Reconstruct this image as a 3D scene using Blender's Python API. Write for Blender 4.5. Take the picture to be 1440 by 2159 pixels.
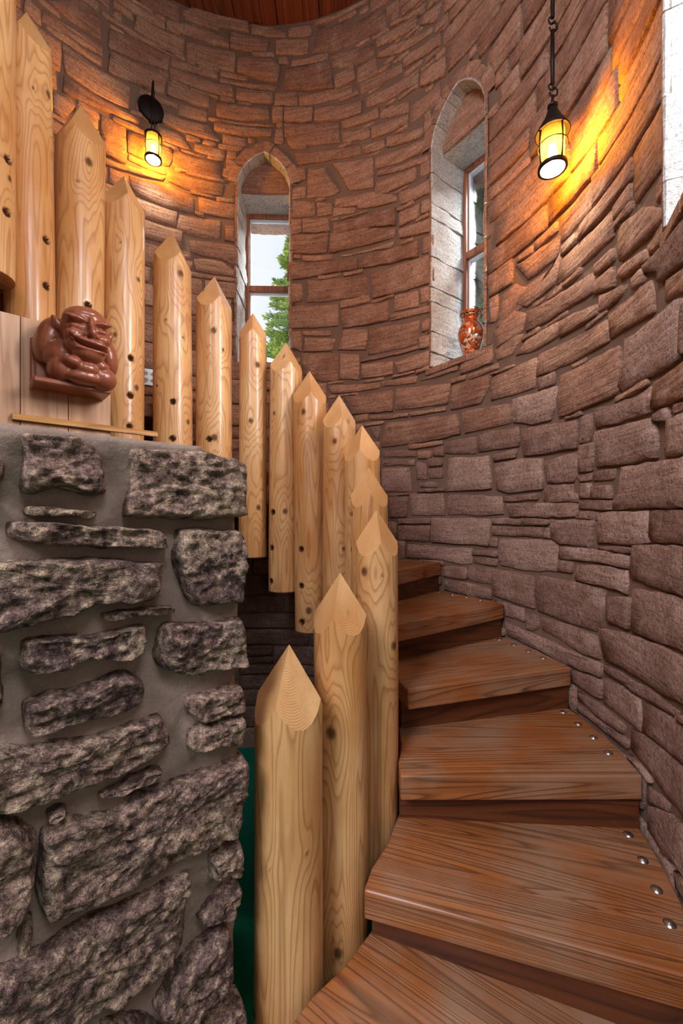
import bpy, bmesh, math, random
import numpy as np
from mathutils import Vector, noise as mnoise
for o in list(bpy.data.objects):
    bpy.data.objects.remove(o, do_unlink=True)
scene = bpy.context.scene
COL = scene.collection
rnd = random.Random(7)
R = math.radians

# ------------------------------------------------------------------ camera
F, CU, CV = 892.0, 720.0, 1094.0          # focal length and horizon of the 1440 x 2159 frame
cam_d = bpy.data.cameras.new('camera')
cam = bpy.data.objects.new('camera', cam_d); COL.objects.link(cam)
cam.rotation_euler = (R(90), 0, 0)        # level, looking along +Y, eye height z = 0
cam_d.sensor_fit = 'HORIZONTAL'; cam_d.sensor_width = 36.0
cam_d.lens = 36.0 * F / 1440.0
cam_d.shift_y = (CV - 1079.5) / 1440.0
cam_d.clip_start = 0.02
scene.camera = cam

# ------------------------------------------------------------------ world, lights, exposure
vs = scene.view_settings
vs.view_transform = 'Standard'; vs.look = 'None'; vs.gamma = 1.0; vs.use_curve_mapping = False
vs.exposure = 0.0
w = bpy.data.worlds.new('sky'); scene.world = w; w.use_nodes = True
nt = w.node_tree; nt.nodes.clear()
wo = nt.nodes.new('ShaderNodeOutputWorld'); bg = nt.nodes.new('ShaderNodeBackground')
tc = nt.nodes.new('ShaderNodeTexCoord'); nz = nt.nodes.new('ShaderNodeTexNoise'); rp = nt.nodes.new('ShaderNodeValToRGB')
nz.inputs['Scale'].default_value = 2.2; nz.inputs['Detail'].default_value = 5
rp.color_ramp.elements[0].position = 0.35; rp.color_ramp.elements[0].color = (0.56, 0.70, 0.95, 1)
rp.color_ramp.elements[1].position = 0.62; rp.color_ramp.elements[1].color = (0.93, 0.95, 1.0, 1)
nt.links.new(tc.outputs['Generated'], nz.inputs['Vector']); nt.links.new(nz.outputs['Fac'], rp.inputs['Fac'])
nt.links.new(rp.outputs['Color'], bg.inputs['Color']); nt.links.new(bg.outputs['Background'], wo.inputs['Surface'])
bg.inputs['Strength'].default_value = 1.12

def area(name, loc, target, sx, sy, power, col):
    l = bpy.data.lights.new(name, 'AREA'); l.shape = 'RECTANGLE'; l.size = sx; l.size_y = sy
    l.energy = power; l.color = col
    o = bpy.data.objects.new(name, l); COL.objects.link(o); o.location = loc
    d = Vector(target) - Vector(loc)
    o.rotation_euler = d.to_track_quat('-Z', 'Y').to_euler()
    return o
CX, CY = -0.5683, 1.7323                  # axis of the round tower
RT, RI = 1.603, 0.697                     # outer end of the treads, ring of the log posts
RS, RM = 1.615, 1.629                     # face of the stones, face of the mortar
ZF, ZC = -1.80, 3.92                      # floor and ceiling
def cyl(th, r, z):
    return (CX + r*math.cos(th), CY + r*math.sin(th), z)
TH_A, TH_B, TH_C = R(91.6), R(36.0), R(-23.6)     # axes of the three windows
def win_light(name, th, zc, hgt, power, col, rr=2.22, wid=0.40):
    p = cyl(th, rr, zc); q = cyl(th, 0.2, zc-0.9)
    return area(name, p, q, wid, hgt, power, col)
win_light('daylight_window_near', TH_C+0.03, 1.95, 1.7, 260, (0.90, 0.94, 1.0), 2.36, 0.85)
for nm_, th_, z_, pw_ in (('left', TH_A, 3.45, 520), ('right', TH_B, 3.25, 420)):      # added lamps outside that brighten the reveals of the two arched windows
    area('daylight_window_'+nm_, cyl(th_-0.24, 2.70, z_-0.25), cyl(th_+0.08, 1.80, z_-1.45), 0.6, 0.6, pw_, (0.90, 0.95, 1.0))
# added fill lamps behind the camera, standing in for daylight from the room
area('daylight_room_left', (-1.8, -1.9, 2.7), (0.9, 1.6, -0.2), 1.4, 1.8, 230, (0.86, 0.88, 1.0))
area('daylight_room_right', (1.1, -1.3, 2.9), (-0.4, 1.2, -0.6), 1.0, 1.2, 60, (0.86, 0.89, 1.0))
sun_d = bpy.data.lights.new('sun', 'SUN'); sun_d.energy = 5.0; sun_d.angle = 0.01; sun_d.color = (1.0, 0.95, 0.86)
sun = bpy.data.objects.new('sun', sun_d); COL.objects.link(sun)
sun.rotation_euler = Vector((0.72, 0.40, -0.62)).to_track_quat('-Z', 'Y').to_euler()

# ------------------------------------------------------------------ helpers
ROOT = {}
def tag(o, label=None, cat=None, group=None, kind=None):
    if label: o['label'] = label
    if cat: o['category'] = cat
    if group: o['group'] = group
    if kind: o['kind'] = kind
    return o
def empty(name, loc, label=None, cat=None, group=None, kind=None):
    o = bpy.data.objects.new(name, None); COL.objects.link(o); o.location = loc
    o.empty_display_size = 0.05
    ROOT[o] = Vector(loc)
    return tag(o, label, cat, group, kind)
def link(name, me, mats, parent=None):
    o = bpy.data.objects.new(name, me); COL.objects.link(o)
    for m in (mats if isinstance(mats, (list, tuple)) else [mats]):
        me.materials.append(m)
    if parent is not None:
        o.parent = parent; ROOT[o] = ROOT[parent]
    else:
        ROOT[o] = Vector((0, 0, 0))
    return o
def obj(name, V, Fc, mats, parent=None, smooth=False, mi=None):
    """one mesh object from world-space vertices"""
    V = np.asarray(V, float)
    if parent is not None: V = V - np.array(ROOT[parent])
    me = bpy.data.meshes.new(name); me.from_pydata(V.tolist(), [], [list(f) for f in Fc])
    if mi is not None: me.polygons.foreach_set('material_index', np.asarray(mi, np.int32))
    me.polygons.foreach_set('use_smooth', np.full(len(me.polygons), bool(smooth)))
    bm = bmesh.new(); bm.from_mesh(me); bmesh.ops.recalc_face_normals(bm, faces=bm.faces); bm.to_mesh(me); bm.free()
    me.update()
    return link(name, me, mats, parent)
class MB:
    """collects shapes for one mesh"""
    def __init__(s): s.v = []; s.f = []
    def add(s, V, Fc):
        n = len(s.v); s.v += [tuple(p) for p in V]; s.f += [tuple(i+n for i in f) for f in Fc]; return s
    def box(s, c, ax, ay, az, bev=0.0):
        c = Vector(c); ax, ay, az = Vector(ax), Vector(ay), Vector(az)
        bm = bmesh.new()
        vs_ = [bm.verts.new(c + ax*i + ay*j + az*k) for i in (-1, 1) for j in (-1, 1) for k in (-1, 1)]
        for q in ((0, 1, 3, 2), (4, 6, 7, 5), (0, 4, 5, 1), (2, 3, 7, 6), (0, 2, 6, 4), (1, 5, 7, 3)):
            bm.faces.new([vs_[i] for i in q])
        if bev > 0:
            bmesh.ops.bevel(bm, geom=list(bm.edges), offset=bev, segments=1, affect='EDGES')
        bm.verts.index_update()
        s.add([v.co[:] for v in bm.verts], [[v.index for v in f.verts] for f in bm.faces]); bm.free(); return s
    def tube(s, pts, r, n=8, closed=False, caps=True):
        pts = [Vector(p) for p in pts]; m = len(pts)
        rs = r if isinstance(r, (list, tuple)) else [r]*m
        V = []; prev = None
        for i, p in enumerate(pts):
            if closed: d = pts[(i+1) % m] - pts[i-1]
            else: d = pts[min(i+1, m-1)] - pts[max(i-1, 0)]
            d.normalize()
            a = prev if prev is not None else (Vector((0, 0, 1)) if abs(d.z) < 0.9 else Vector((1, 0, 0)))
            x = (a - d*a.dot(d)); x.normalize(); prev = x; y = d.cross(x)
            V += [p + (x*math.cos(t) + y*math.sin(t))*rs[i] for t in [2*math.pi*k/n for k in range(n)]]
        Fc = []
        for i in range(m if closed else m-1):
            j = (i+1) % m
            for k in range(n):
                Fc.append((i*n+k, i*n+(k+1) % n, j*n+(k+1) % n, j*n+k))
        if caps and not closed:
            Fc.append(tuple(range(n))); Fc.append(tuple((m-1)*n+k for k in range(n)))
        return s.add(V, Fc)
    def lathe(s, prof, c, n=32, cap=True):
        V = []; Fc = []
        for (r, z) in prof:
            V += [(c[0]+r*math.cos(2*math.pi*k/n), c[1]+r*math.sin(2*math.pi*k/n), c[2]+z) for k in range(n)]
        for i in range(len(prof)-1):
            for k in range(n):
                Fc.append((i*n+k, i*n+(k+1) % n, (i+1)*n+(k+1) % n, (i+1)*n+k))
        if cap:
            Fc.append(tuple(range(n))); Fc.append(tuple((len(prof)-1)*n+k for k in range(n)))
        return s.add(V, Fc)
    def build(s, name, mats, parent=None, smooth=False):
        return obj(name, s.v, s.f, mats, parent, smooth)

def pix(x, y, Y):
    """world point at depth Y seen at pixel x, y"""
    return Vector(((x-CU)/F*Y, Y, (CV-y)/F*Y))
def project(p):
    return (CU + F*p[0]/p[1], CV - F*p[2]/p[1])
def pix_wall(x, y, r=RS):
    """far point of the round wall seen at pixel x, y -> (angle, z)"""
    a = (x-CU)/F
    A = 1+a*a; B = -2*(a*CX+CY); C = CX*CX+CY*CY-r*r
    d = max(B*B-4*A*C, 0.0)
    Y = (-B+math.sqrt(d))/(2*A)
    return math.atan2(Y-CY, a*Y-CX), (CV-y)/F*Y
def vnoise(P, seed=0):
    """smooth value noise, P (n,3)"""
    P = np.asarray(P, float); i = np.floor(P).astype(np.int64); f = P-i; f = f*f*(3-2*f)
    def h(a, b, c):
        n = (a*374761393 + b*668265263 + c*2147483647 + seed*1274126177) & 0xffffffff
        n = ((n ^ (n >> 13))*1274126177) & 0xffffffff
        n = (n ^ (n >> 16)) & 0xffffffff
        return n/4294967295.0
    out = 0
    for dx in (0, 1):
        for dy in (0, 1):
            for dz in (0, 1):
                wgt = (f[:, 0] if dx else 1-f[:, 0])*(f[:, 1] if dy else 1-f[:, 1])*(f[:, 2] if dz else 1-f[:, 2])
                out = out + wgt*h(i[:, 0]+dx, i[:, 1]+dy, i[:, 2]+dz)
    return out*2-1
def fbm(P, seed=0, oct=4):
    P = np.asarray(P, float); o = 0; a = 1.0
    for k in range(oct):
        o = o + a*vnoise(P*(2**k)+17.3*k, seed+k); a *= 0.5
    return o

# ------------------------------------------------------------------ materials
class NT:
    def __init__(s, name):
        s.m = bpy.data.materials.new(name); s.m.use_nodes = True; s.t = s.m.node_tree; s.t.nodes.clear()
        s.out = s.t.nodes.new('ShaderNodeOutputMaterial')
    def n(s, typ, **kw):
        nd = s.t.nodes.new('ShaderNode'+typ)
        for k, v in kw.items():
            if k in nd.inputs.keys():
                if hasattr(v, 'is_output') or isinstance(v, bpy.types.NodeSocket): s.t.links.new(v, nd.inputs[k])
                else: nd.inputs[k].default_value = v
            else: setattr(nd, k, v)
        return nd
    def l(s, a, b): s.t.links.new(a, b)
    def ramp(s, fac, stops, interp='LINEAR'):
        nd = s.t.nodes.new('ShaderNodeValToRGB'); cr = nd.color_ramp; cr.interpolation = interp
        while len(cr.elements) < len(stops): cr.elements.new(0.5)
        for e, (p, c) in zip(cr.elements, stops):
            e.position = p; e.color = (c[0], c[1], c[2], 1) if isinstance(c, (tuple, list)) else (c, c, c, 1)
        s.l(fac, nd.inputs['Fac']); return nd.outputs['Color']
    def mix(s, f, a, b, mode='MIX'):
        nd = s.t.nodes.new('ShaderNodeMix'); nd.data_type = 'RGBA'; nd.blend_type = mode
        for i, v in ((0, f), (6, a), (7, b)):
            if isinstance(v, bpy.types.NodeSocket): s.l(v, nd.inputs[i])
            else: nd.inputs[i].default_value = v if i == 0 else ((v[0], v[1], v[2], 1) if len(v) == 3 else v)
        return nd.outputs[2]
    def math(s, op, a, b=None):
        nd = s.t.nodes.new('ShaderNodeMath'); nd.operation = op
        for i, v in ((0, a), (1, b)):
            if v is None: continue
            if isinstance(v, bpy.types.NodeSocket): s.l(v, nd.inputs[i])
            else: nd.inputs[i].default_value = v
        return nd.outputs[0]
    def coords(s, scale=(1, 1, 1), rand=0.0, kind='Object'):
        t = s.n('TexCoord'); mp = s.n('Mapping'); mp.inputs['Scale'].default_value = scale
        s.l(t.outputs[kind], mp.inputs['Vector'])
        if rand:
            oi = s.n('ObjectInfo'); vm = s.t.nodes.new('ShaderNodeVectorMath'); vm.operation = 'SCALE'
            vm.inputs[0].default_value = (37.1, 91.7, 53.3); s.l(s.math('MULTIPLY', oi.outputs['Random'], rand), vm.inputs['Scale'])
            s.l(vm.outputs[0], mp.inputs['Location'])
        return mp.outputs['Vector']
    def noise(s, vec, scale, detail=4, rough=0.55, dist=0.0):
        nd = s.n('TexNoise'); s.l(vec, nd.inputs['Vector']); nd.inputs['Scale'].default_value = scale
        nd.inputs['Detail'].default_value = detail; nd.inputs['Roughness'].default_value = rough; nd.inputs['Distortion'].default_value = dist
        return nd.outputs['Fac']
    def bump(s, h, strength, dist, normal=None):
        b = s.n('Bump'); b.inputs['Strength'].default_value = strength; b.inputs['Distance'].default_value = dist
        s.l(h, b.inputs['Height'])
        if normal is not None: s.l(normal, b.inputs['Normal'])
        return b.outputs['Normal']
    def bsdf(s, color, rough=0.8, normal=None, spec=0.4, coat=0.0, metal=0.0):
        p = s.n('BsdfPrincipled')
        for k, v in (('Base Color', color), ('Roughness', rough), ('Metallic', metal), ('Specular IOR Level', spec), ('Coat Weight', coat)):
            if isinstance(v, bpy.types.NodeSocket): s.l(v, p.inputs[k])
            else: p.inputs[k].default_value = (v[0], v[1], v[2], 1) if isinstance(v, tuple) else v
        p.inputs['Coat Roughness'].default_value = 0.18
        if normal is not None: s.l(normal, p.inputs['Normal'])
        s.l(p.outputs[0], s.out.inputs['Surface']); s.p = p
        return s.m
def rgb(r, g, b):
    f = lambda c: (c/255/12.92) if c/255 <= 0.04045 else ((c/255+0.055)/1.055)**2.4
    return (f(r), f(g), f(b))

def m_sandstone(name, a, b, dark, pale, bands=1.0, grit=0.6, mottled=False):
    t = NT(name)
    v = t.coords((1, 1, 1), 1.0)
    vb = t.coords((2.2, 2.2, 30), 1.0)
    oi = t.n('ObjectInfo')
    base = t.mix(oi.outputs['Random'], a, b)
    band = t.noise(vb, 1.6, 5, 0.6, 0.6)
    base = t.mix(t.math('MULTIPLY', t.ramp(band, [(0.42, 0.0), (0.72, 1.0)]), 0.55*bands), base, dark)
    blot = t.noise(v, 7.0, 4, 0.6)
    base = t.mix(t.math('MULTIPLY', t.ramp(blot, [(0.48, 0.0), (0.72, 1.0)]), 0.55), base, pale)
    vf = t.coords((7, 7, 190), 1.0)
    fb = t.noise(vf, 1.0, 4, 0.65, 0.9)
    base = t.mix(t.math('MULTIPLY', t.ramp(fb, [(0.34, 1.0), (0.50, 0.0)]), 0.42*bands), base, dark)
    sk = t.noise(v, 58.0, 4, 0.75)
    base = t.mix(t.math('MULTIPLY', t.ramp(sk, [(0.36, 1.0), (0.50, 0.0)]), 0.5), base, dark)
    gr = t.noise(v, 120.0, 3, 0.7)
    base = t.mix(0.55, base, t.ramp(gr, [(0.30, 0.25), (0.62, 1.0)]), 'MULTIPLY')
    fine = t.noise(v, 42.0, 5, 0.7)
    if mottled:
        mo = t.noise(v, 44.0, 6, 0.75)
        base = t.mix(t.math('MULTIPLY', t.ramp(mo, [(0.38, 1.0), (0.54, 0.0)]), 0.85), base, dark)
        base = t.mix(t.math('MULTIPLY', t.ramp(mo, [(0.54, 0.0), (0.70, 1.0)]), 0.8), base, pale)
    n1 = t.bump(fb, 0.45*bands, 0.006, t.bump(band, 0.9*bands, 0.020))
    n2 = t.bump(fine, grit, 0.013, n1)
    n3 = t.bump(gr, 0.6 if mottled else 0.3, 0.005, n2)
    return t.bsdf(base, 0.9, n3, 0.25)
M = {}
M['stone'] = m_sandstone('red_sandstone', rgb(210, 160, 130), rgb(170, 122, 98), rgb(104, 68, 54), rgb(222, 180, 152))
M['stone_lower'] = m_sandstone('brown_sandstone', rgb(206, 166, 146), rgb(162, 122, 104), rgb(92, 64, 54), rgb(222, 186, 168), 0.65, 1.0)  # same wall stone, daylight's paler, cooler cast put into the colour
M['pier_stone'] = m_sandstone('rough_purple_stone', rgb(188, 152, 134), rgb(138, 109, 102), rgb(42, 28, 25), rgb(236, 206, 168), 0.6, 1.4, True)
M['pale_stone'] = m_sandstone('limewashed_stone', rgb(230, 227, 222), rgb(212, 208, 202), rgb(122, 114, 108), rgb(236, 232, 226), 0.45, 0.7)  # part limewash, part daylight on the reveals put into the pale colour
def m_mortar(name, c1, c2):
    t = NT(name); v = t.coords()
    g = t.noise(v, 160, 3, 0.7); l_ = t.noise(v, 5, 3)
    c = t.mix(l_, c1, c2); c = t.mix(0.35, c, t.ramp(g, [(0.3, 0.4), (0.65, 1.0)]), 'MULTIPLY')
    return t.bsdf(c, 0.95, t.bump(g, 0.35, 0.004, t.bump(t.noise(v, 30, 3), 0.5, 0.01)), 0.2)
M['mortar'] = m_mortar('brown_mortar', rgb(140, 110, 92), rgb(110, 86, 71))
M['pier_mortar'] = m_mortar('grey_mortar', rgb(166, 144, 128), rgb(134, 114, 102))

def m_log():
    t = NT('varnished_pine_log')
    a = t.n('Attribute'); a.attribute_name = 'ring'; k = t.n('Attribute'); k.attribute_name = 'knot'
    v = t.coords((1, 1, 0.12), 1.0)
    fine = t.noise(v, 90, 3, 0.6)
    ring = t.math('ADD', a.outputs['Fac'], t.math('MULTIPLY', fine, 0.10))
    fr = t.math('FRACT', ring)
    line = t.ramp(fr, [(0.0, 0.35), (0.10, 0.0), (0.62, 0.05), (0.93, 1.0), (1.0, 0.35)])
    tint = t.noise(t.coords((1, 1, 0.35), 1.0), 5, 3)
    base = t.mix(t.ramp(tint, [(0.35, 0.0), (0.7, 1.0)]), rgb(222, 174, 118), rgb(194, 132, 72))
    base = t.mix(t.math('MULTIPLY', line, 0.52), base, rgb(136, 74, 28))
    base = t.mix(t.math('MULTIPLY', t.ramp(fine, [(0.45, 0.0), (0.8, 1.0)]), 0.25), base, rgb(170, 108, 52))
    base = t.mix(k.outputs['Fac'], base, rgb(62, 34, 18))
    n = t.bump(line, 0.15, 0.003, t.bump(t.noise(t.coords(), 9, 3), 0.35, 0.012))
    kk = k.outputs['Fac']
    return t.bsdf(base, t.math('ADD', t.math('MULTIPLY', kk, 0.5), 0.38), n, t.math('SUBTRACT', 0.45, t.math('MULTIPLY', kk, 0.4)), t.math('SUBTRACT', 0.35, t.math('MULTIPLY', kk, 0.35)))
M['log'] = m_log()
def m_wood(name, c1, c2, dark, scale=(1.6, 34, 34), rough=0.4, coat=0.2, bump=0.35, kind='Object', fade=None, lines=11.0):
    t = NT(name); v = t.coords(scale, 1.0, kind)
    g = t.noise(v, 1.0, 3, 0.5, 0.8)
    wv = t.math('FRACT', t.math('MULTIPLY', t.noise(t.coords((scale[0]*0.3, scale[1]*0.16, scale[2]*0.16), 1.0, kind), 1.0, 2, 0.5, 0.5), lines))
    ln = t.ramp(wv, [(0.0, 0.5), (0.15, 0.0), (0.6, 0.1), (0.95, 1.0), (1.0, 0.5)])
    b = t.mix(t.ramp(g, [(0.3, 0.0), (0.7, 1.0)]), c1, c2)
    b = t.mix(t.math('MULTIPLY', ln, 0.7), b, dark)
    if fade is not None:
        b = t.mix(t.math('MULTIPLY', t.ramp(t.noise(t.coords((1, 1, 1), 1.0, kind), 3.2, 4, 0.6), [(0.42, 0.0), (0.68, 1.0)]), 0.7), b, t.mix(t.math('MULTIPLY', ln, 0.5), fade, dark))
    if fade is not None:
        vo = t.n('TexVoronoi'); vo.inputs['Scale'].default_value = 2.6; t.l(t.coords((0.8, 1.3, 0.6), 1.0, kind), vo.inputs['Vector'])
        kd = t.math('ADD', vo.outputs['Distance'], t.math('MULTIPLY', t.noise(t.coords((1, 1, 1), 1.0, kind), 40, 2), 0.03))
        b = t.mix(t.ramp(kd, [(0.0, 0.85), (0.055, 0.75), (0.075, 0.25), (0.09, 0.5), (0.11, 0.0)]), b, dark)
    n = t.bump(ln, bump, 0.004, t.bump(g, 0.2, 0.004))
    rr = t.ramp(g, [(0.3, rough-0.08), (0.7, rough+0.10)])
    return t.bsdf(b, rr, n, 0.45, coat)
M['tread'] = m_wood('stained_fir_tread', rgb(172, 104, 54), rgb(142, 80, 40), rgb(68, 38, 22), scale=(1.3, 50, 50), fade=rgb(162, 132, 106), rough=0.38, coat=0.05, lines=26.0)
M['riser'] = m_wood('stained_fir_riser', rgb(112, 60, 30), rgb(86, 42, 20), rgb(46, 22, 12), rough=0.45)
M['ceiling'] = m_wood('red_cedar_plank', rgb(150, 82, 50), rgb(120, 60, 36), rgb(74, 38, 24), scale=(34, 1.4, 34), rough=0.55, coat=0.0, bump=0.15)
M['frame'] = m_wood('window_frame_wood', rgb(176, 110, 74), rgb(146, 84, 54), rgb(92, 50, 32), scale=(30, 30, 2), rough=0.5, coat=0.1)
M['panel'] = m_wood('pale_panel_board', rgb(214, 168, 128), rgb(196, 144, 104), rgb(160, 106, 70), scale=(26, 26, 1.2), rough=0.45, coat=0.2, bump=0.12)
M['trim'] = m_wood('yellow_trim_wood', rgb(204, 150, 82), rgb(184, 126, 60), rgb(140, 90, 40), scale=(3, 3, 40), rough=0.45, coat=0.2, bump=0.1)
def m_plain(name, c, rough, metal=0.0, spec=0.5, coat=0.0, bumpy=0.0, bscale=60):
    t = NT(name); v = t.coords(); g = t.noise(v, bscale, 3)
    col = t.mix(0.25, c, t.ramp(g, [(0.3, 0.5), (0.7, 1.0)]), 'MULTIPLY')
    return t.bsdf(col, rough, t.bump(g, bumpy, 0.004) if bumpy else None, spec, coat, metal)
M['iron'] = m_plain('hammered_black_iron', (0.018, 0.013, 0.012), 0.45, 0.6, 0.5, 0, 0.5, 220)
M['steel'] = m_plain('steel_bolt', (0.55, 0.54, 0.52), 0.3, 1.0)
M['white'] = m_plain('white_paint', (0.78, 0.80, 0.82), 0.5)
M['carpet'] = m_plain('green_carpet', rgb(24, 128, 102), 0.95, 0, 0.1, 0, 0.6, 400)
M['plaster'] = m_plain('room_plaster', rgb(196, 188, 178), 0.9)
M['terracotta'] = m_plain('glazed_terracotta', rgb(152, 86, 60), 0.30, 0, 0.5, 0.25, 0.12, 30)
M['plate'] = m_plain('steel_plate', (0.42, 0.44, 0.48), 0.4, 0.7)
M['socket'] = m_plain('beige_socket', rgb(176, 168, 156), 0.5)
M['dark'] = m_plain('dark_slot', (0.01, 0.01, 0.01), 0.8)
M['bark'] = m_plain('tree_bark', rgb(90, 70, 54), 0.95, 0, 0.1, 0, 0.8, 40)
def m_leaf(name, a, b):
    t = NT(name); oi = t.noise(t.coords(), 3.0, 3)
    c = t.mix(t.ramp(oi, [(0.35, 0.0), (0.65, 1.0)]), a, b)
    d = t.n('BsdfDiffuse'); tr = t.n('BsdfTranslucent'); t.l(c, d.inputs['Color']); t.l(c, tr.inputs['Color'])
    mx = t.n('MixShader'); mx.inputs[0].default_value = 0.45; t.l(d.outputs[0], mx.inputs[1]); t.l(tr.outputs[0], mx.inputs[2])
    t.l(mx.outputs[0], t.out.inputs['Surface']); return t.m
M['needle'] = m_leaf('spruce_needles', rgb(190, 200, 96), rgb(92, 136, 80))
M['leaf'] = m_leaf('dark_leaves', rgb(70, 128, 60), rgb(34, 84, 44))
def m_glass(name, tint, gloss, rough=0.02):
    t = NT(name); tr = t.n('BsdfTransparent'); tr.inputs['Color'].default_value = (*tint, 1)
    gl = t.n('BsdfGlossy'); gl.inputs['Roughness'].default_value = rough
    mx = t.n('MixShader'); fr = t.n('Fresnel'); fr.inputs['IOR'].default_value = 1.45
    t.l(t.math('MULTIPLY', fr.outputs[0], gloss), mx.inputs[0]); t.l(tr.outputs[0], mx.inputs[1]); t.l(gl.outputs[0], mx.inputs[2])
    t.l(mx.outputs[0], t.out.inputs['Surface']); return t.m
M['pane'] = m_glass('window_glass', (0.97, 0.98, 0.98), 0.8)
def m_amber():
    t = NT('amber_lamp_glass'); v = t.coords()
    c = t.mix(t.noise(v, 25, 3), (0.62, 0.25, 0.015), (0.66, 0.34, 0.04))
    tr = t.n('BsdfTransparent'); t.l(c, tr.inputs['Color'])
    tl = t.n('BsdfTranslucent'); t.l(c, tl.inputs['Color'])
    mx = t.n('MixShader'); mx.inputs[0].default_value = 0.06; t.l(tr.outputs[0], mx.inputs[1]); t.l(tl.outputs[0], mx.inputs[2])
    t.l(mx.outputs[0], t.out.inputs['Surface']); return t.m
M['amber'] = m_amber()
def m_lens():
    t = NT('seeded_clear_lamp_glass'); tr = t.n('BsdfTransparent'); tl = t.n('BsdfTranslucent'); tl.inputs['Color'].default_value = (0.95, 0.95, 0.95, 1)
    mx = t.n('MixShader'); t.l(t.ramp(t.noise(t.coords(), 70, 3), [(0.35, 0.06), (0.7, 0.3)]), mx.inputs[0]); t.l(tr.outputs[0], mx.inputs[1]); t.l(tl.outputs[0], mx.inputs[2])
    t.l(mx.outputs[0], t.out.inputs['Surface']); return t.m
M['clear'] = m_lens()
def m_emit(name, c, s):
    t = NT(name); e = t.n('Emission'); e.inputs['Color'].default_value = (*c, 1); e.inputs['Strength'].default_value = s
    t.l(e.outputs[0], t.out.inputs['Surface']); return t.m
M['bulb'] = m_emit('lit_bulb', (1.0, 0.88, 0.68), 1700.0)
def m_vase():
    t = NT('painted_orange_porcelain'); v = t.coords(); sp = t.n('SeparateXYZ'); t.l(v, sp.inputs[0])
    z = t.math('DIVIDE', sp.outputs['Z'], 0.308)
    body = t.mix(t.ramp(t.noise(v, 16, 3), [(0.45, 0.0), (0.52, 1.0)]), rgb(196, 84, 24), rgb(150, 60, 26))
    fig = t.noise(v, 34, 4, 0.6)
    zone = t.ramp(z, [(0.10, 0.0), (0.16, 0.9), (0.46, 1.0), (0.52, 0.35), (0.70, 0.45), (0.78, 0.0)])
    body = t.mix(t.math('MULTIPLY', t.ramp(fig, [(0.50, 0.0), (0.56, 1.0)]), zone), body, rgb(222, 190, 160))
    body = t.mix(t.math('MULTIPLY', t.ramp(t.noise(v, 60, 3), [(0.55, 0.0), (0.62, 1.0)]), zone), body, rgb(70, 34, 22))
    bandm = t.ramp(z, [(0.0, 0.0), (0.045, 0.0), (0.05, 1.0), (0.115, 1.0), (0.12, 0.0), (0.90, 0.0), (0.905, 1.0), (0.93, 1.0), (0.935, 0.0)], 'CONSTANT')
    body = t.mix(bandm, body, t.mix(t.ramp(t.noise(v, 90, 2), [(0.5, 0.0), (0.55, 1.0)]), rgb(214, 160, 120), rgb(60, 34, 40)))
    return t.bsdf(body, 0.16, None, 0.6, 0.6)
M['vase'] = m_vase()

# ================================================================== the round wall
TH0, TH1 = R(-48), R(252)                 # the wall runs round from one side of the entry to the other
WIN = [
    dict(n=1, th=TH_A, w=0.208, sill=1.235, spring=2.60, apex=2.90, top=2.63, trans=1.99),
    dict(n=2, th=TH_B, w=0.208, sill=1.018, spring=2.45, apex=2.765, top=2.49, trans=1.87),
    dict(n=3, th=TH_C, w=0.208, sill=0.88, spring=2.25, apex=2.56, top=2.29, trans=1.6),
]
def arch_z(W, s):
    t = min(abs(s)/W['w'], 1.0); c = 0.55
    n0 = math.sqrt(1-(c/(1+c))**2)
    return W['spring'] + (W['apex']-W['spring'])*math.sqrt(max(0, 1-((t+c)/(1+c))**2))/n0
def wall_point(s, z, h):
    """s = arc length on the stone face, h = distance in front of the mortar"""
    th = s/RS; r = RM-h
    return (CX+r*math.cos(th), CY+r*math.sin(th), z)
tower = empty('wall_tower', (CX, CY, ZF), kind='structure')
tower['label'] = 'round tower wall of coursed reddish sandstone blocks with brown mortar'
# mortar sheet, column by column so that the window openings have clean edges
angs = set(np.linspace(TH0, TH1, 241).tolist())
for W in WIN:
    for k in range(25):
        angs.add(W['th'] + math.asin((-1+2*k/24)*W['w']/RM))
angs = sorted(angs)
def window_at(th):
    for W in WIN:
        if abs(math.sin(th-W['th'])*RM) < W['w']-1e-4 and abs(th-W['th']) < 0.5: return W
    return None
mb = MB()
for a, b in zip(angs[:-1], angs[1:]):
    W = window_at((a+b)/2)
    def q(z0a, z1a, z0b, z1b):
        mb.add([cyl(a, RM, z0a), cyl(b, RM, z0b), cyl(b, RM, z1b), cyl(a, RM, z1a)], [(0, 1, 2, 3)])
    if W is None: q(ZF, ZC+0.1, ZF, ZC+0.1)
    else:
        q(ZF, W['sill'], ZF, W['sill'])
        za, zb = arch_z(W, math.sin(a-W['th'])*RM), arch_z(W, math.sin(b-W['th'])*RM)
        q(za, ZC+0.1, zb, ZC+0.1)
# ends of the wall beside the entry and its outer skin
for th in (TH0, TH1):
    mb.add([cyl(th, RM, ZF), cyl(th, 2.15, ZF), cyl(th, 2.15, ZC+0.1), cyl(th, RM, ZC+0.1)], [(0, 1, 2, 3)])
mb.build('mortar', M['mortar'], tower)

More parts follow.
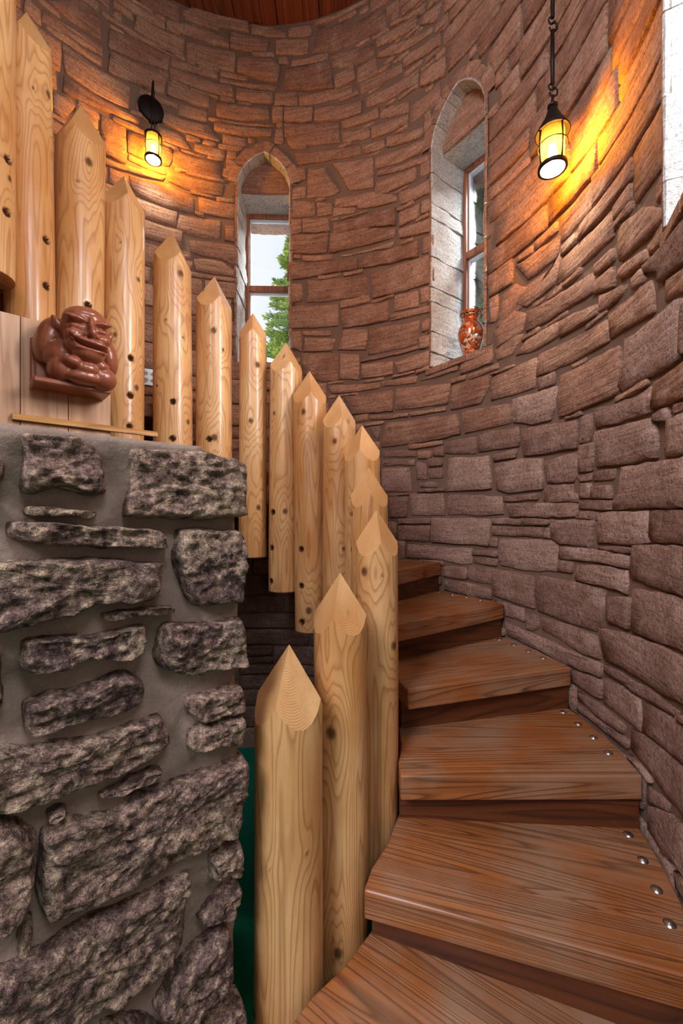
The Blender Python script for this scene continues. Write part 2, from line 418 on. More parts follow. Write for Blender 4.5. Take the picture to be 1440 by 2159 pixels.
# ---- stones read off the photograph (pixel outlines on the wall)
TRACED = """
1307,985 1445,962 1445,1068 1289,1074 1290,1058 1303,1040|1367,1076 1445,1073 1445,1146 1375,1142 1365,1130|1260,1082 1362,1078 1364,1143 1320,1146 1258,1144|1257,1152 1330,1155 1326,1163 1310,1166 1258,1157
1178,1151 1240,1157 1322,1172 1318,1197 1260,1186 1177,1177|1332,1150 1445,1153 1445,1258 1400,1245 1328,1220 1324,1205|1217,1190 1316,1200 1319,1250 1212,1222|1177,1181 1203,1184 1202,1208 1175,1204
1050,1135 1090,1136 1160,1141 1172,1150 1170,1204 1117,1204 1055,1192 1050,1182|1160,1096 1256,1096 1245,1112 1246,1154 1180,1146 1160,1133|1037,1109 1142,1112 1140,1133 1036,1127|1036,1093 1098,1094 1096,1107 1036,1103
1102,1093 1156,1096 1153,1107 1101,1106|1144,1115 1158,1115 1158,1133 1142,1133|1066,1061 1213,1060 1213,1090 1072,1090|1216,1078 1257,1080 1256,1095 1214,1094|1218,1055 1286,1056 1285,1076 1218,1073
1147,1023 1203,1021 1205,1040 1217,1042 1216,1058 1144,1058|1222,1021 1242,1019 1243,1049 1221,1051|1247,1026 1283,1022 1285,1052 1246,1051|1211,1001 1244,998 1244,1010 1222,1014|1247,994 1292,990 1290,1008 1247,1015
1059,1047 1135,1040 1130,1054 1059,1057|1042,978 1085,970 1140,966 1142,1030 1070,1038 1046,1031|1147,972 1214,955 1213,1000 1205,1015 1152,1018|1219,940 1246,935 1244,992 1217,996|1219,880 1243,872 1240,930 1219,935
1253,912 1378,880 1380,965 1256,985|1250,863 1330,840 1370,815 1369,868 1254,902|1403,885 1445,870 1445,953 1396,962|1380,873 1402,862 1407,885 1377,890|1377,805 1445,762 1445,835 1412,846 1374,862|1417,853 1445,843 1445,862 1413,873
1322,715 1430,630 1427,755 1396,778 1340,805 1312,826 1304,812|1181,790 1300,728 1305,737 1302,815 1290,832 1180,879 1172,843|1132,748 1180,724 1275,675 1281,718 1215,756 1128,794|1178,676 1257,640 1256,662 1230,680 1180,708
1110,716 1173,680 1174,708 1130,736 1085,750|1280,660 1367,590 1374,655 1310,695 1284,714|1355,560 1445,455 1445,545 1395,587 1385,594 1383,572 1358,572|1398,592 1445,560 1445,612 1420,618 1396,635|1437,640 1447,632 1447,740 1436,745
1362,520 1393,472 1400,498 1368,533|1302,478 1350,440 1402,440 1385,478 1345,512 1304,552|1303,567 1360,524 1365,547 1302,588|1254,558 1292,525 1293,546 1255,580|1254,590 1290,562 1292,602 1250,618
1173,600 1181,548 1215,515 1288,447 1289,497 1235,550|1110,658 1180,620 1248,575 1250,612 1190,652 1108,700|1262,625 1318,602 1300,630 1262,658|1115,600 1165,562 1180,530 1172,592 1110,645 1087,640|1085,560 1140,522 1176,498 1168,545 1112,588
1042,738 1080,705 1100,703 1078,745 1046,760|1040,700 1082,655 1106,662 1100,696 1046,732|1060,620 1084,600 1108,605 1104,640 1046,690
612,494 692,492 688,532 610,533|698,495 770,480 832,483 830,499 760,518 705,531 694,531|712,538 830,508 826,519 765,531 720,541|637,538 700,537 698,547 638,549|606,552 752,544 752,566 690,575 640,586 606,590
756,565 768,541 880,505 880,539 800,558|890,502 911,494 911,526 890,535|782,575 911,533 911,592 786,628|609,597 636,597 636,633 609,636|650,592 771,578 772,620 720,630 648,636
609,645 713,641 712,686 660,690 609,691|720,652 818,634 819,674 722,691|831,622 881,612 880,645 830,655|885,609 908,601 907,630 885,638|824,663 907,642 907,655 822,676|778,692 882,675 877,724 775,747
889,678 907,667 906,692 889,700|724,695 773,694 770,735 712,737|637,698 697,696 696,706 638,707|643,712 706,714 700,738 642,740|611,700 634,700 636,740 618,732|884,712 906,706 905,730 883,735
634,744 712,744 712,800 680,803 640,790|717,745 755,748 756,799 716,798|762,768 827,762 827,789 760,798|831,764 904,738 906,769 840,786|690,812 800,806 798,818 700,830|728,836 827,823 826,866 742,872
834,818 948,807 942,850 832,864|803,803 877,792 874,806 805,814|885,802 922,782 966,768 964,780 912,795|953,812 1031,790 1029,817 1012,848 950,863 947,850|1036,797 1127,754 1127,816 1034,844|1053,747 1125,714 1158,694 1125,738 1053,770
1082,842 1171,814 1168,848 1158,884 1120,894 1082,890 1080,870|973,866 1077,850 1074,891 978,914|863,869 937,858 938,866 865,876|778,877 860,869 858,878 780,885|813,891 962,872 968,914 940,922 803,943|780,900 803,898 797,928 787,915
1008,914 1093,899 1092,939 1008,952|1101,904 1214,885 1213,945 1103,961|938,931 1003,920 1002,956 938,955|1041,959 1087,947 1085,963 1041,972|945,966 1028,962 1034,1029 940,1036|807,950 873,949 874,962 807,963
807,969 874,969 872,980 806,981|805,987 860,987 866,1035 803,1037|881,951 910,950 907,966 881,967|913,946 935,940 934,960 913,960|900,967 930,966 930,982 902,982|900,988 930,987 930,1006 904,1007|877,974 897,977 897,1010 877,1011
883,1017 922,1018 918,1027 885,1026|865,1041 933,1040 935,1086 864,1086|820,1048 859,1048 855,1089 820,1091|943,1043 1055,1046 1060,1083 1020,1087 942,1084|910,1093 1032,1093 1028,1151 908,1142|840,1094 907,1093 906,1103 840,1104
840,1109 905,1109 904,1141 840,1139|1033,1134 1047,1134 1046,1152 1031,1152|860,1148 993,1157 993,1187 975,1191 930,1180 857,1176|995,1159 1047,1161 1046,1174 994,1170|995,1176 1048,1180 1046,1194 996,1186|988,1193 1034,1197 1033,1232 1010,1230 986,1221
933,1194 984,1197 983,1222 934,1215|935,1223 1032,1240 1035,1264 990,1258 935,1243|1037,1199 1122,1215 1126,1281 1100,1277 1037,1253|1133,1214 1210,1227 1270,1245 1266,1295 1254,1332 1190,1311 1132,1285 1128,1250|1280,1257 1325,1262 1322,1325 1281,1311
1330,1242 1380,1250 1445,1264 1445,1374 1390,1354 1331,1329|1138,1301 1253,1340 1262,1389 1225,1379 1140,1328|1264,1324 1330,1339 1445,1390 1445,1487 1400,1464 1275,1389|1106,1291 1133,1298 1134,1322 1122,1328 1106,1324|1040,1264 1100,1284 1103,1309 1065,1299 1058,1277
1065,1307 1105,1330 1180,1364 1264,1399 1263,1428 1190,1401 1110,1360 1066,1337|1203,1412 1263,1435 1265,1474 1250,1469 1205,1437|1273,1400 1340,1439 1423,1499 1418,1512 1350,1471 1273,1417|1269,1427 1343,1475 1347,1539 1310,1514 1270,1479
1354,1480 1445,1542 1445,1619 1395,1574 1353,1541|1217,1458 1260,1484 1312,1531 1309,1545 1270,1519 1217,1474|1216,1481 1270,1527 1321,1559 1319,1577 1275,1544 1216,1499|1326,1536 1350,1548 1395,1585 1445,1634 1445,1729 1400,1679 1340,1597 1325,1580
1364,1657 1404,1693 1401,1711 1364,1690|1366,1699 1410,1720 1445,1744 1445,1849 1400,1799 1366,1745|1420,1835 1447,1868 1447,1905 1425,1870|1427,1504 1447,1517 1447,1531 1424,1515
600,227 660,225 656,255 600,255|664,225 763,213 760,238 720,250 662,254|600,262 714,258 714,299 650,304 600,290|721,257 797,228 797,247 722,271|721,279 780,269 777,289 722,297|801,227 862,212 860,234 802,249|783,267 860,239 858,259 784,291
604,295 646,295 646,311 615,311|622,323 756,301 759,324 700,335 628,346|764,307 809,293 809,309 765,324|815,289 890,268 888,287 816,309|790,331 890,294 903,300 880,324 792,355|700,343 785,332 787,394 735,399 722,372
650,357 683,353 700,381 716,401 700,411 647,417|794,363 880,334 908,322 909,335 870,349 795,371|793,382 876,352 875,379 790,413|887,344 909,335 909,362 886,371|840,406 909,377 909,404 844,430|708,419 780,404 836,413 835,424 755,439 752,433 706,437
614,421 662,425 663,454 613,456|668,427 700,429 698,451 670,454|702,438 747,436 746,447 701,454|702,467 832,436 832,474 770,479 702,493|638,463 693,461 693,487 638,489|841,448 884,429 880,457 841,476|888,425 910,414 910,442 888,450|841,483 910,457 910,486 842,501
612,463 634,462 636,489 611,493|617,397 644,391 644,416 615,416|658,108 671,55 810,17 813,59 770,79 682,108|582,82 650,79 649,109 582,112|822,50 898,5 888,22 845,45 824,57|793,82 877,31 877,54 795,99|695,114 786,88 787,114 765,131 700,141
604,143 688,128 698,149 703,189 690,186 598,186|757,171 845,132 845,149 760,194|797,105 911,55 911,67 845,107 797,121|852,118 929,69 929,91 851,140|772,202 881,145 879,171 772,227|630,195 740,177 740,194 700,207 632,219|666,223 764,203 764,225 670,243
578,193 626,193 628,219 578,219|802,229 884,188 886,204 803,247|888,152 938,119 938,158 886,181|890,30 933,2 917,44 887,50
288,33 388,82 385,115 284,61|352,42 420,54 483,84 481,101 400,75 351,55|388,21 420,12 480,29 523,44 523,67 485,61 387,30|487,67 567,84 561,107 486,99|529,50 598,60 603,77 531,69|393,84 496,110 493,149 395,123|502,115 570,122 590,141 585,171 501,151
362,120 458,152 458,164 362,136|359,140 489,180 491,205 410,182 359,165|354,172 439,202 439,225 353,199|463,160 586,178 579,189 500,178 465,172|499,186 574,194 575,217 499,209|379,216 435,229 435,254 377,240|457,212 565,224 567,251 457,245|574,226 597,227 597,255 574,256
231,62 300,88 357,118 351,147 300,130 229,100|233,110 300,140 349,162 345,197 300,181 229,150|104,0 175,0 214,42 212,81 150,40|92,18 150,53 217,94 217,117 150,80 91,45|100,50 150,78 215,123 213,136 150,98 100,58|132,90 210,144 274,180 271,229 200,195 139,152
138,160 190,192 262,232 297,252 294,261 220,230 133,192|113,192 150,210 157,225 140,249 113,235|214,240 265,270 266,343 217,324|270,277 300,287 363,312 364,332 357,349 320,341 271,320|343,236 439,264 463,299 432,291 343,258|331,264 381,280 403,313 345,294
368,316 463,340 466,374 430,367 363,347|355,360 470,387 467,411 390,397 355,380|274,368 355,387 408,416 408,447 370,441 281,405|216,337 275,350 348,373 344,379 270,361 216,345|286,414 374,447 371,474 297,455|379,452 463,464 463,501 430,499 372,482
419,414 500,432 499,461 421,446|477,382 497,387 497,414 475,414|411,300 474,314 471,333 410,315|469,280 518,292 518,307 469,301|475,475 494,477 494,507 475,506|401,507 441,510 495,517 496,558 465,544 430,539 403,530|409,547 432,545 468,552 495,572 493,582 413,569
"""
def poly_area(P):
    return 0.5*sum(P[i][0]*P[(i+1) % len(P)][1]-P[(i+1) % len(P)][0]*P[i][1] for i in range(len(P)))
traced = []
for row in TRACED.strip().splitlines():
    for it in row.split('|'):
        P = []
        for xy in it.split():
            x, y = map(float, xy.split(','))
            th, z = pix_wall(x, y); P.append((th*RS, z))
        if poly_area(P) < 0: P.reverse()
        traced.append(P)
# ---- occupancy raster in (s, z)
CELL = 0.008
S0, S1 = TH0*RS, TH1*RS
NS, NZ = int((S1-S0)/CELL), int((ZC-ZF)/CELL)
sc = S0+(np.arange(NS)+0.5)*CELL; zc = ZF+(np.arange(NZ)+0.5)*CELL
occ = np.zeros((NS, NZ), bool)
def paint(P, grow=0.0):
    P = np.array(P); c = P.mean(0)
    if grow:
        d = P-c; P = c+d*(1+grow/np.maximum(np.linalg.norm(d, axis=1, keepdims=True), 1e-6))
    i0, i1 = [int(np.clip((v-S0)/CELL, 0, NS)) for v in (P[:, 0].min()-CELL, P[:, 0].max()+2*CELL)]
    j0, j1 = [int(np.clip((v-ZF)/CELL, 0, NZ)) for v in (P[:, 1].min()-CELL, P[:, 1].max()+2*CELL)]
    if i1 <= i0 or j1 <= j0: return 0, 1
    X, Z = np.meshgrid(sc[i0:i1], zc[j0:j1], indexing='ij'); ins = np.zeros(X.shape, bool)
    n = len(P)
    for a in range(n):
        x1, z1 = P[a]; x2, z2 = P[(a+1) % n]
        if z1 == z2: continue
        m = ((z1 > Z) != (z2 > Z)) & (X < (x2-x1)*(Z-z1)/(z2-z1)+x1)
        ins ^= m
    prev = (occ[i0:i1, j0:j1] & ins).sum(); tot = max(ins.sum(), 1)
    occ[i0:i1, j0:j1] |= ins
    return prev, tot
VOUS = 0.085
for W in WIN:
    s = sc - W['th']*RS
    for i in np.where(np.abs(s) < W['w']+VOUS+0.01)[0]:
        a = abs(s[i])
        if a < W['w']+0.012:
            zt = arch_z(W, s[i])+VOUS*1.25
            occ[i, (zc > W['sill']-0.012) & (zc < zt)] = True
        else:
            occ[i, (zc > W['spring']-0.02) & (zc < W['spring']+0.10-(a-W['w']))] = True
keep = []
for P in traced:
    before = occ.copy() if False else None
    pv, tt = paint(P, 0.006)
    if pv/tt < 0.35: keep.append(P)
traced = keep
filler = []
def try_rect(s0, s1, z0, z1, mw, mh, g=0.006):
    i0, i1 = int(round((s0-S0)/CELL)), int(round((s1-S0)/CELL)); j0, j1 = int(round((z0-ZF)/CELL)), int(round((z1-ZF)/CELL))
    i0, i1, j0, j1 = max(i0, 0), min(i1, NS), max(j0, 0), min(j1, NZ)
    while i1-i0 >= mw and j1-j0 >= mh:
        b = occ[i0:i1, j0:j1]
        if not b.any():
            a = g/CELL
            rr = lambda k: rnd.uniform(0, k)
            P = [((i0+a)*CELL+S0+rr(0.010), (j0+a)*CELL+ZF+rr(0.006)), ((i1-a)*CELL+S0-rr(0.010), (j0+a)*CELL+ZF+rr(0.006)),
                 ((i1-a)*CELL+S0-rr(0.014), (j1-a)*CELL+ZF-rr(0.006)), ((i0+a)*CELL+S0+rr(0.014), (j1-a)*CELL+ZF-rr(0.006))]
            occ[i0:i1, j0:j1] = True
            filler.append(P); return
        e = [b[0].mean(), b[-1].mean(), b[:, 0].mean(), b[:, -1].mean()]
        k = int(np.argmax(e))
        if e[k] == 0:
            # blocked somewhere inside: cut the nearer long side away
            ii, jj = np.where(b); k = 0 if ii.mean() < (i1-i0)/2 else 1
            if k == 0: i0 += max(1, int(ii.max())+1) if (ii.max() < (i1-i0)*0.6) else 1
            else: i1 -= max(1, (i1-i0)-int(ii.min())) if (ii.min() > (i1-i0)*0.4) else 1
            continue
        if k == 0: i0 += 1
        elif k == 1: i1 -= 1
        elif k == 2: j0 += 1
        else: j1 -= 1
z = ZF
while z < ZC-0.03:
    h = min(rnd.choice([0.10, 0.13, 0.15, 0.17, 0.20]), ZC-z)
    s = S0-rnd.uniform(0, 0.2)
    while s < S1:
        wd = rnd.uniform(0.26, 0.60)
        if h > 0.14 and rnd.random() < 0.22:
            k = rnd.uniform(0.35, 0.6); try_rect(s, s+wd, z, z+h*k, 9, 4); try_rect(s, s+wd, z+h*k, z+h, 9, 4)
        else:
            try_rect(s, s+wd, z, z+h, 9, 5)
        s += wd
    z += h
for (wd0, wd1, hh, mw, mh) in ((0.12, 0.26, 0.07, 9, 4),):
    z = ZF
    while z < ZC:
        s = S0
        while s < S1:
            wd = rnd.uniform(wd0, wd1); try_rect(s, s+wd, z, z+hh, mw, mh, 0.005); s += wd
        z += hh
# ---- stone meshes
def stone(P, fmap, proud, seed, seg=0.05, jit=0.0035, back=0.004, rough=0.0028, bev=0.0045):
    r_ = random.Random(seed)
    Q = []
    n = len(P)
    for i in range(n):
        a, b = P[i], P[(i+1) % n]; L = math.hypot(b[0]-a[0], b[1]-a[1]); k = max(1, int(L/seg))
        for j in range(k):
            t = j/k; jx, jz = r_.uniform(-jit, jit), r_.uniform(-jit, jit)
            Q.append((a[0]+(b[0]-a[0])*t+jx, a[1]+(b[1]-a[1])*t+jz))
    n = len(Q); cx = sum(p[0] for p in Q)/n; cz = sum(p[1] for p in Q)/n
    Q = [(p[0]+(p[0]-cx)/max(math.hypot(p[0]-cx, p[1]-cz), 1e-6)*0.0032, p[1]+(p[1]-cz)/max(math.hypot(p[0]-cx, p[1]-cz), 1e-6)*0.0032) for p in Q]
    tx, tz = r_.uniform(-0.016, 0.016), r_.uniform(-0.04, 0.04)
    def inset(p, d):
        v = (cx-p[0], cz-p[1]); L = max(math.hypot(*v), 1e-6); d = min(d, L*0.4); return (p[0]+v[0]/L*d, p[1]+v[1]/L*d)
    def hh(p): return proud+(p[0]-cx)*tx+(p[1]-cz)*tz+r_.uniform(-rough, rough)
    V = [fmap(p[0], p[1], -back) for p in Q]
    V += [fmap(p[0], p[1], max(0.002, hh(p)-bev*1.4)) for p in Q]
    r2 = [inset(p, bev) for p in Q]; V += [fmap(p[0], p[1], hh(p)) for p in r2]
    r3 = [(p[0]+(cx-p[0])*0.5, p[1]+(cz-p[1])*0.5) for p in Q]; V += [fmap(p[0], p[1], hh(p)+rough*0.5) for p in r3]
    V.append(fmap(cx, cz, proud+rough*0.5))
    Fc = []
    for k in range(3):
        for i in range(n):
            j = (i+1) % n; Fc.append((k*n+i, k*n+j, (k+1)*n+j, (k+1)*n+i))
    for i in range(n): Fc.append((3*n+i, 3*n+(i+1) % n, 4*n))
    return V, Fc
def vis_area(P):
    xs, ys = [], []
    for s, z in P:
        p = wall_point(s, z, 0.014)
        if p[1] < 0.3: return 0
        u, v = project(p); xs.append(u); ys.append(v)
    if max(xs) < 0 or min(xs) > 1440 or max(ys) < 0 or min(ys) > 2159: return 0
    return abs(poly_area(list(zip(xs, ys))))
allst = [(P, True, vis_area(P)) for P in traced] + [(P, False, vis_area(P)) for P in filler]
allst.sort(key=lambda t: -t[2])
rest = {0: MB(), 1: MB()}
for k, (P, tr, va) in enumerate(allst):
    sm = random.Random(k*13+5)
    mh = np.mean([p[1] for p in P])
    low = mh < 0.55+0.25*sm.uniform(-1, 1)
    V, Fc = stone(P, wall_point, sm.uniform(0.008, 0.021), k)
    if k < 298 and va > 60:
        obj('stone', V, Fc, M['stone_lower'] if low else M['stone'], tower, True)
    else:
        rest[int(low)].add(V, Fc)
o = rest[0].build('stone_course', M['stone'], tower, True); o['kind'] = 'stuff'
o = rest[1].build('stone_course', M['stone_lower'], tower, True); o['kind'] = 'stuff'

# ================================================================== windows
def win_point(W, s, z, d):
    """s to the left along the wall, d = depth outwards from the wall face"""
    th = W['th']; er = (math.cos(th), math.sin(th)); et = (-math.sin(th), math.cos(th))
    k = math.sqrt(RS*RS-min(s*s, 0.5))+d-0.002
    return (CX+er[0]*k+et[0]*s, CY+er[1]*k+et[1]*s, z)
FR = 0.31          # depth of the window frame
for W in WIN:
    root = empty('window_%d' % W['n'], win_point(W, 0, W['sill'], FR), kind='structure')
    sr = random.Random(W['n']*7)
    def reveal(cont, facew, depth, seed, fm, rough=0.010):
        """block lining the opening: cont = [(s, z, ns, nz)] with outward normals"""
        rows = [(facew, -0.001, 0), (facew*0.5, -0.004, 0), (0.004, -0.004, 0)]
        nd = max(4, int(depth/0.05))
        rows += [(0.0, depth*k/nd, 1) for k in range(nd+1)]
        V = []; mi = []
        P = np.array([[c[0]*11, c[1]*11, r[1]*11] for r in rows for c in cont]); nv = fbm(P+seed*3.1, seed, 3)
        idx = 0
        for r in rows:
            for c in cont:
                off = r[0] + (nv[idx]*rough - 0.002 if r[2] else 0); dd = r[1]+(nv[idx]*0.003 if not r[2] else 0)
                V.append(win_point(W, c[0]+c[2]*off, c[1]+c[3]*off, dd)); idx += 1
        m = len(cont); Fc = []
        for i in range(len(rows)-1):
            for j in range(m-1):
                Fc.append((i*m+j, i*m+j+1, (i+1)*m+j+1, (i+1)*m+j)); mi.append(0 if i < 2 else 1)
        # closed ends between the blocks
        n0 = len(V)
        for j in (0, m-1):
            c = cont[j]; base = len(V)
            for r in rows[2:]: V.append(win_point(W, c[0]+c[2]*(0.05), c[1]+c[3]*0.05, max(r[1], 0.01)))
            for i in range(2, len(rows)-1):
                Fc.append((i*m+j, (i+1)*m+j, base+i-1, base+i-2)); mi.append(1)
        obj('reveal_stone', V, Fc, [fm, M['pale_stone']], root, False, mi)
    for side in (1, -1):
        z0 = W['sill']; k = 0
        JT = W['spring']+0.05
        while z0 < JT-0.01:
            z1 = min(z0+sr.choice([0.10, 0.14, 0.2, 0.26]), JT)
            if JT-z1 < 0.06: z1 = JT
            ex = sr.uniform(-0.006, 0.008)
            cont = [(side*(W['w']-0.004+ex), z0+0.005+(z1-z0-0.008)*t, side, 0) for t in np.linspace(0, 1, 5)]
            reveal(cont, 0.022, 0.46, W['n']*100+k+(50 if side > 0 else 0), M['stone']); z0 = z1; k += 1
    # pointed arch
    ts = np.linspace(-1, 1, 81); C = []
    for t in ts:
        s = t*W['w']*0.99; C.append((s, arch_z(W, s)))
    nb = 10
    for b in range(nb):
        i0, i1 = int(b*80/nb), int((b+1)*80/nb)
        cont = []
        for i in range(i0, i1+1, 2):
            a, c2 = C[max(i-1, 0)], C[min(i+1, 80)]
            d = (c2[0]-a[0], c2[1]-a[1]); L = math.hypot(*d); nrm = (-d[1]/L, d[0]/L)
            x, zz = C[i]
            if b == nb//2-1 and i == 40 or b == nb//2 and i == 40: nrm = (0, 1)
            f = (i-(i0+i1)/2)/((i1-i0)/2)*0.97
            m = C[(i0+i1)//2]
            cont.append((m[0]+(x-m[0])*0.965, m[1]+(zz-m[1])*0.965, nrm[0], nrm[1]))
        reveal(cont, VOUS*sr.uniform(0.8, 1.15), 0.22, W['n']*100+80+b, M['stone'], 0.006)
    # tympanum slab and the lintel stones under it
    zt = W['spring']+0.045
    def slab(name, pts, d0, d1, mat, seed, amp=0.006):
        n = len(pts); V = []
        for d in (d0, d1):
            for (s, z_) in pts: V.append(win_point(W, s, z_, d))
        Fc = [tuple(range(n)), tuple(range(2*n-1, n-1, -1))]+[(i, (i+1) % n, n+(i+1) % n, n+i) for i in range(n)]
        return obj(name, V, Fc, mat, root)
    arch = [(t*W['w']*1.02, arch_z(W, t*W['w'])+0.015) for t in np.linspace(-1, 1, 25)]
    arch = [(s, z_) for s, z_ in arch if z_ > zt]
    slab('tympanum_stone', [(arch[0][0], zt)]+arch+[(arch[-1][0], zt)], 0.10, 0.30, M['stone'], 1)
    def beam(name, d0, d1, zb0, zb1, zt_, mat, seed):
        # rough lintel stone with a sloping underside
        V = []; Fc = []; n = 17; m = 4
        for j in range(m):
            f = j/(m-1); d = d0+(d1-d0)*f
            for i in range(n):
                s = (-1+2*i/(n-1))*(W['w']+0.004)
                V.append(win_point(W, s, zb0+(zb1-zb0)*f+0.006*mnoise.noise((s*20, d*20, seed)), d))
        b = len(V)
        for i in range(n):
            s = (-1+2*i/(n-1))*(W['w']+0.004); V.append(win_point(W, s, zt_, d0))
        for i in range(n):
            s = (-1+2*i/(n-1))*(W['w']+0.004); V.append(win_point(W, s, zt_, d1))
        for j in range(m-1):
            for i in range(n-1): Fc.append((j*n+i, j*n+i+1, (j+1)*n+i+1, (j+1)*n+i))
        for i in range(n-1):
            Fc.append((i, i+1, b+i+1, b+i)); Fc.append(((m-1)*n+i, (m-1)*n+i+1, b+n+i+1, b+n+i)); Fc.append((b+i, b+i+1, b+n+i+1, b+n+i))
        obj(name, V, Fc, mat, root)
    beam('lintel_stone', 0.112, 0.20, zt-0.002, zt-0.016, zt-0.0005, M['pale_stone'], 3)
    beam('lintel_stone', 0.205, 0.40, zt-0.012, W['top']-0.006, zt+0.0, M['pale_stone'], 5)
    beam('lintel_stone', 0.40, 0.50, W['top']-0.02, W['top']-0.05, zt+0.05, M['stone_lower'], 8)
    # sill
    sl = MB()
    for k in range(3):
        s0 = -W['w']+k*2*W['w']/3; c = s0+W['w']/3
        p = Vector(win_point(W, c, W['sill']-0.02, 0.275))
        th = W['th']
        hw = W['w']/3-0.003+(0.03 if k != 1 else 0.0)
        sgn = (-0.03 if k == 0 else 0.03 if k == 2 else 0)
        p = Vector(win_point(W, c+sgn*0.9, W['sill']-0.021, 0.0)); er = Vector((math.cos(th), math.sin(th), 0)); et = Vector((-math.sin(th), math.cos(th), 0))
        q = Vector(win_point(W, 0, W['sill']-0.021, 0)); p = q+et*(c+sgn*0.9)+er*(0.225)
        m2 = MB(); m2.box(p, er*0.240, et*hw, Vector((0, 0, 0.021)), 0.004); m2.build('sill_stone', M['stone'], root)
    # frame, transom, panes
    th = W['th']; er = Vector((math.cos(th), math.sin(th), 0)); et = Vector((-math.sin(th), math.cos(th), 0)); up = Vector((0, 0, 1))
    q0 = Vector(win_point(W, 0, 0, FR))
    zb, ztp = W['sill'], W['top']; hw = W['w']-0.004; fw = 0.014
    for sd in (1, -1):
        m2 = MB(); m2.box(q0+et*(sd*(hw-fw))+up*((zb+ztp)/2)+er*0.03, er*0.032, et*fw, up*((ztp-zb)/2), 0.004); m2.build('frame_stile', M['frame'], root)
    for nm, zz, hh_ in (('frame_rail', ztp-fw, fw), ('transom', W['trans'], 0.024), ('frame_rail', zb+fw, fw)):
        m2 = MB(); m2.box(q0+up*zz+er*0.028, er*0.030, et*(hw-2*fw), up*hh_, 0.004); m2.build(nm, M['frame'], root)
    for (a, b) in ((zb+2*fw, W['trans']-0.024), (W['trans']+0.024, ztp-2*fw)):
        ww = hw-2*fw
        st = MB()
        for sd in (1, -1): st.box(q0+et*(sd*(ww-0.006))+up*((a+b)/2)+er*0.045, er*0.018, et*0.004, up*((b-a)/2))
        st.box(q0+up*(b-0.006)+er*0.045, er*0.018, et*(ww-0.012), up*0.006); st.box(q0+up*(a+0.006)+er*0.045, er*0.018, et*(ww-0.012), up*0.006)
        pn = MB(); pn.box(q0+up*((a+b)/2)+er*0.045, er*0.002, et*(ww-0.012), up*((b-a)/2-0.012))
        po = pn.build('pane', M['pane'], root)
        st.build('glazing_bead', M['white'], root)

# ================================================================== floor, ceiling, room behind
fl = MB(); fl.add([(-3.2, -3.4, ZF), (2.6, -3.4, ZF), (2.6, 3.8, ZF), (-3.2, 3.8, ZF)], [(0, 1, 2, 3)])
o = fl.build('floor', M['carpet']); o['kind'] = 'structure'
bbm = MB(); n = 120
for r0, r1 in ((RS-0.012, RM),):
    V = []; Fc = []
    for i in range(n+1):
        th = TH0+(TH1-TH0)*i/n
        V += [cyl(th, r0, ZF), cyl(th, r0, ZF+0.07), cyl(th, r1, ZF+0.075)]
    for i in range(n):
        for k in range(2): Fc.append((i*3+k, (i+1)*3+k, (i+1)*3+k+1, i*3+k+1))
    bbm.add(V, Fc)
o = bbm.build('baseboard_tower', M['pier_mortar']); o['kind'] = 'structure'
ceil = empty('ceiling', (CX, CY, ZC), kind='structure')
x = CX-1.8; k = 0
edges_x = []
pw = 0.33
x = pix(586, 52, 3.35).x - pw*5
while x < CX+1.8:
    for (xa, xb) in ((x+0.003, x+pw*0.62), (x+pw*0.62+0.002, x+pw-0.003)):
        c = (xa+xb)/2-CX; half = math.sqrt(max(0.05, 1.85**2-c*c))
        m2 = MB(); m2.box(((xa+xb)/2, CY, ZC+0.015+rnd.uniform(-0.002, 0.002)), ((xb-xa)/2, 0, 0), (0, half, 0), (0, 0, 0.014), 0.002)
        m2.build('plank', M['ceiling'], ceil)
    x += pw
m2 = MB(); m2.add([(CX-2.2, CY-2.2, ZC+0.05), (CX+2.2, CY-2.2, ZC+0.05), (CX+2.2, CY+2.2, ZC+0.05), (CX-2.2, CY+2.2, ZC+0.05)], [(0, 1, 2, 3)])
m2.build('deck', M['dark'], ceil)
# the room the photographer stands in
e0, e1 = Vector(cyl(TH0, 2.15, 0)), Vector(cyl(TH1, 2.15, 0))
def wallquad(name, pts, z0, z1, mat):
    mm = MB()
    for a, b in zip(pts[:-1], pts[1:]):
        mm.add([(a[0], a[1], z0), (b[0], b[1], z0), (b[0], b[1], z1), (a[0], a[1], z1)], [(0, 1, 2, 3)])
    o_ = mm.build(name, mat); o_['kind'] = 'structure'; return o_
wallquad('wall_right', [(e0.x, e0.y), (2.4, e0.y-0.1), (2.4, -3.2)], ZF, ZC, M['plaster'])
wallquad('wall_back', [(2.4, -3.2), (-3.0, -3.2)], ZF, ZC, M['plaster'])
wallquad('wall_left', [(-3.0, -3.2), (-3.0, e1.y-0.1), (e1.x, e1.y)], ZF, ZC, M['plaster'])
m2 = MB(); m2.add([(-3.1, -3.3, ZC), (2.5, -3.3, ZC), (2.5, e0.y+0.6, ZC), (-3.1, e0.y+0.6, ZC)], [(0, 1, 2, 3)])
o = m2.build('ceiling_room', M['plaster']); o['kind'] = 'structure'

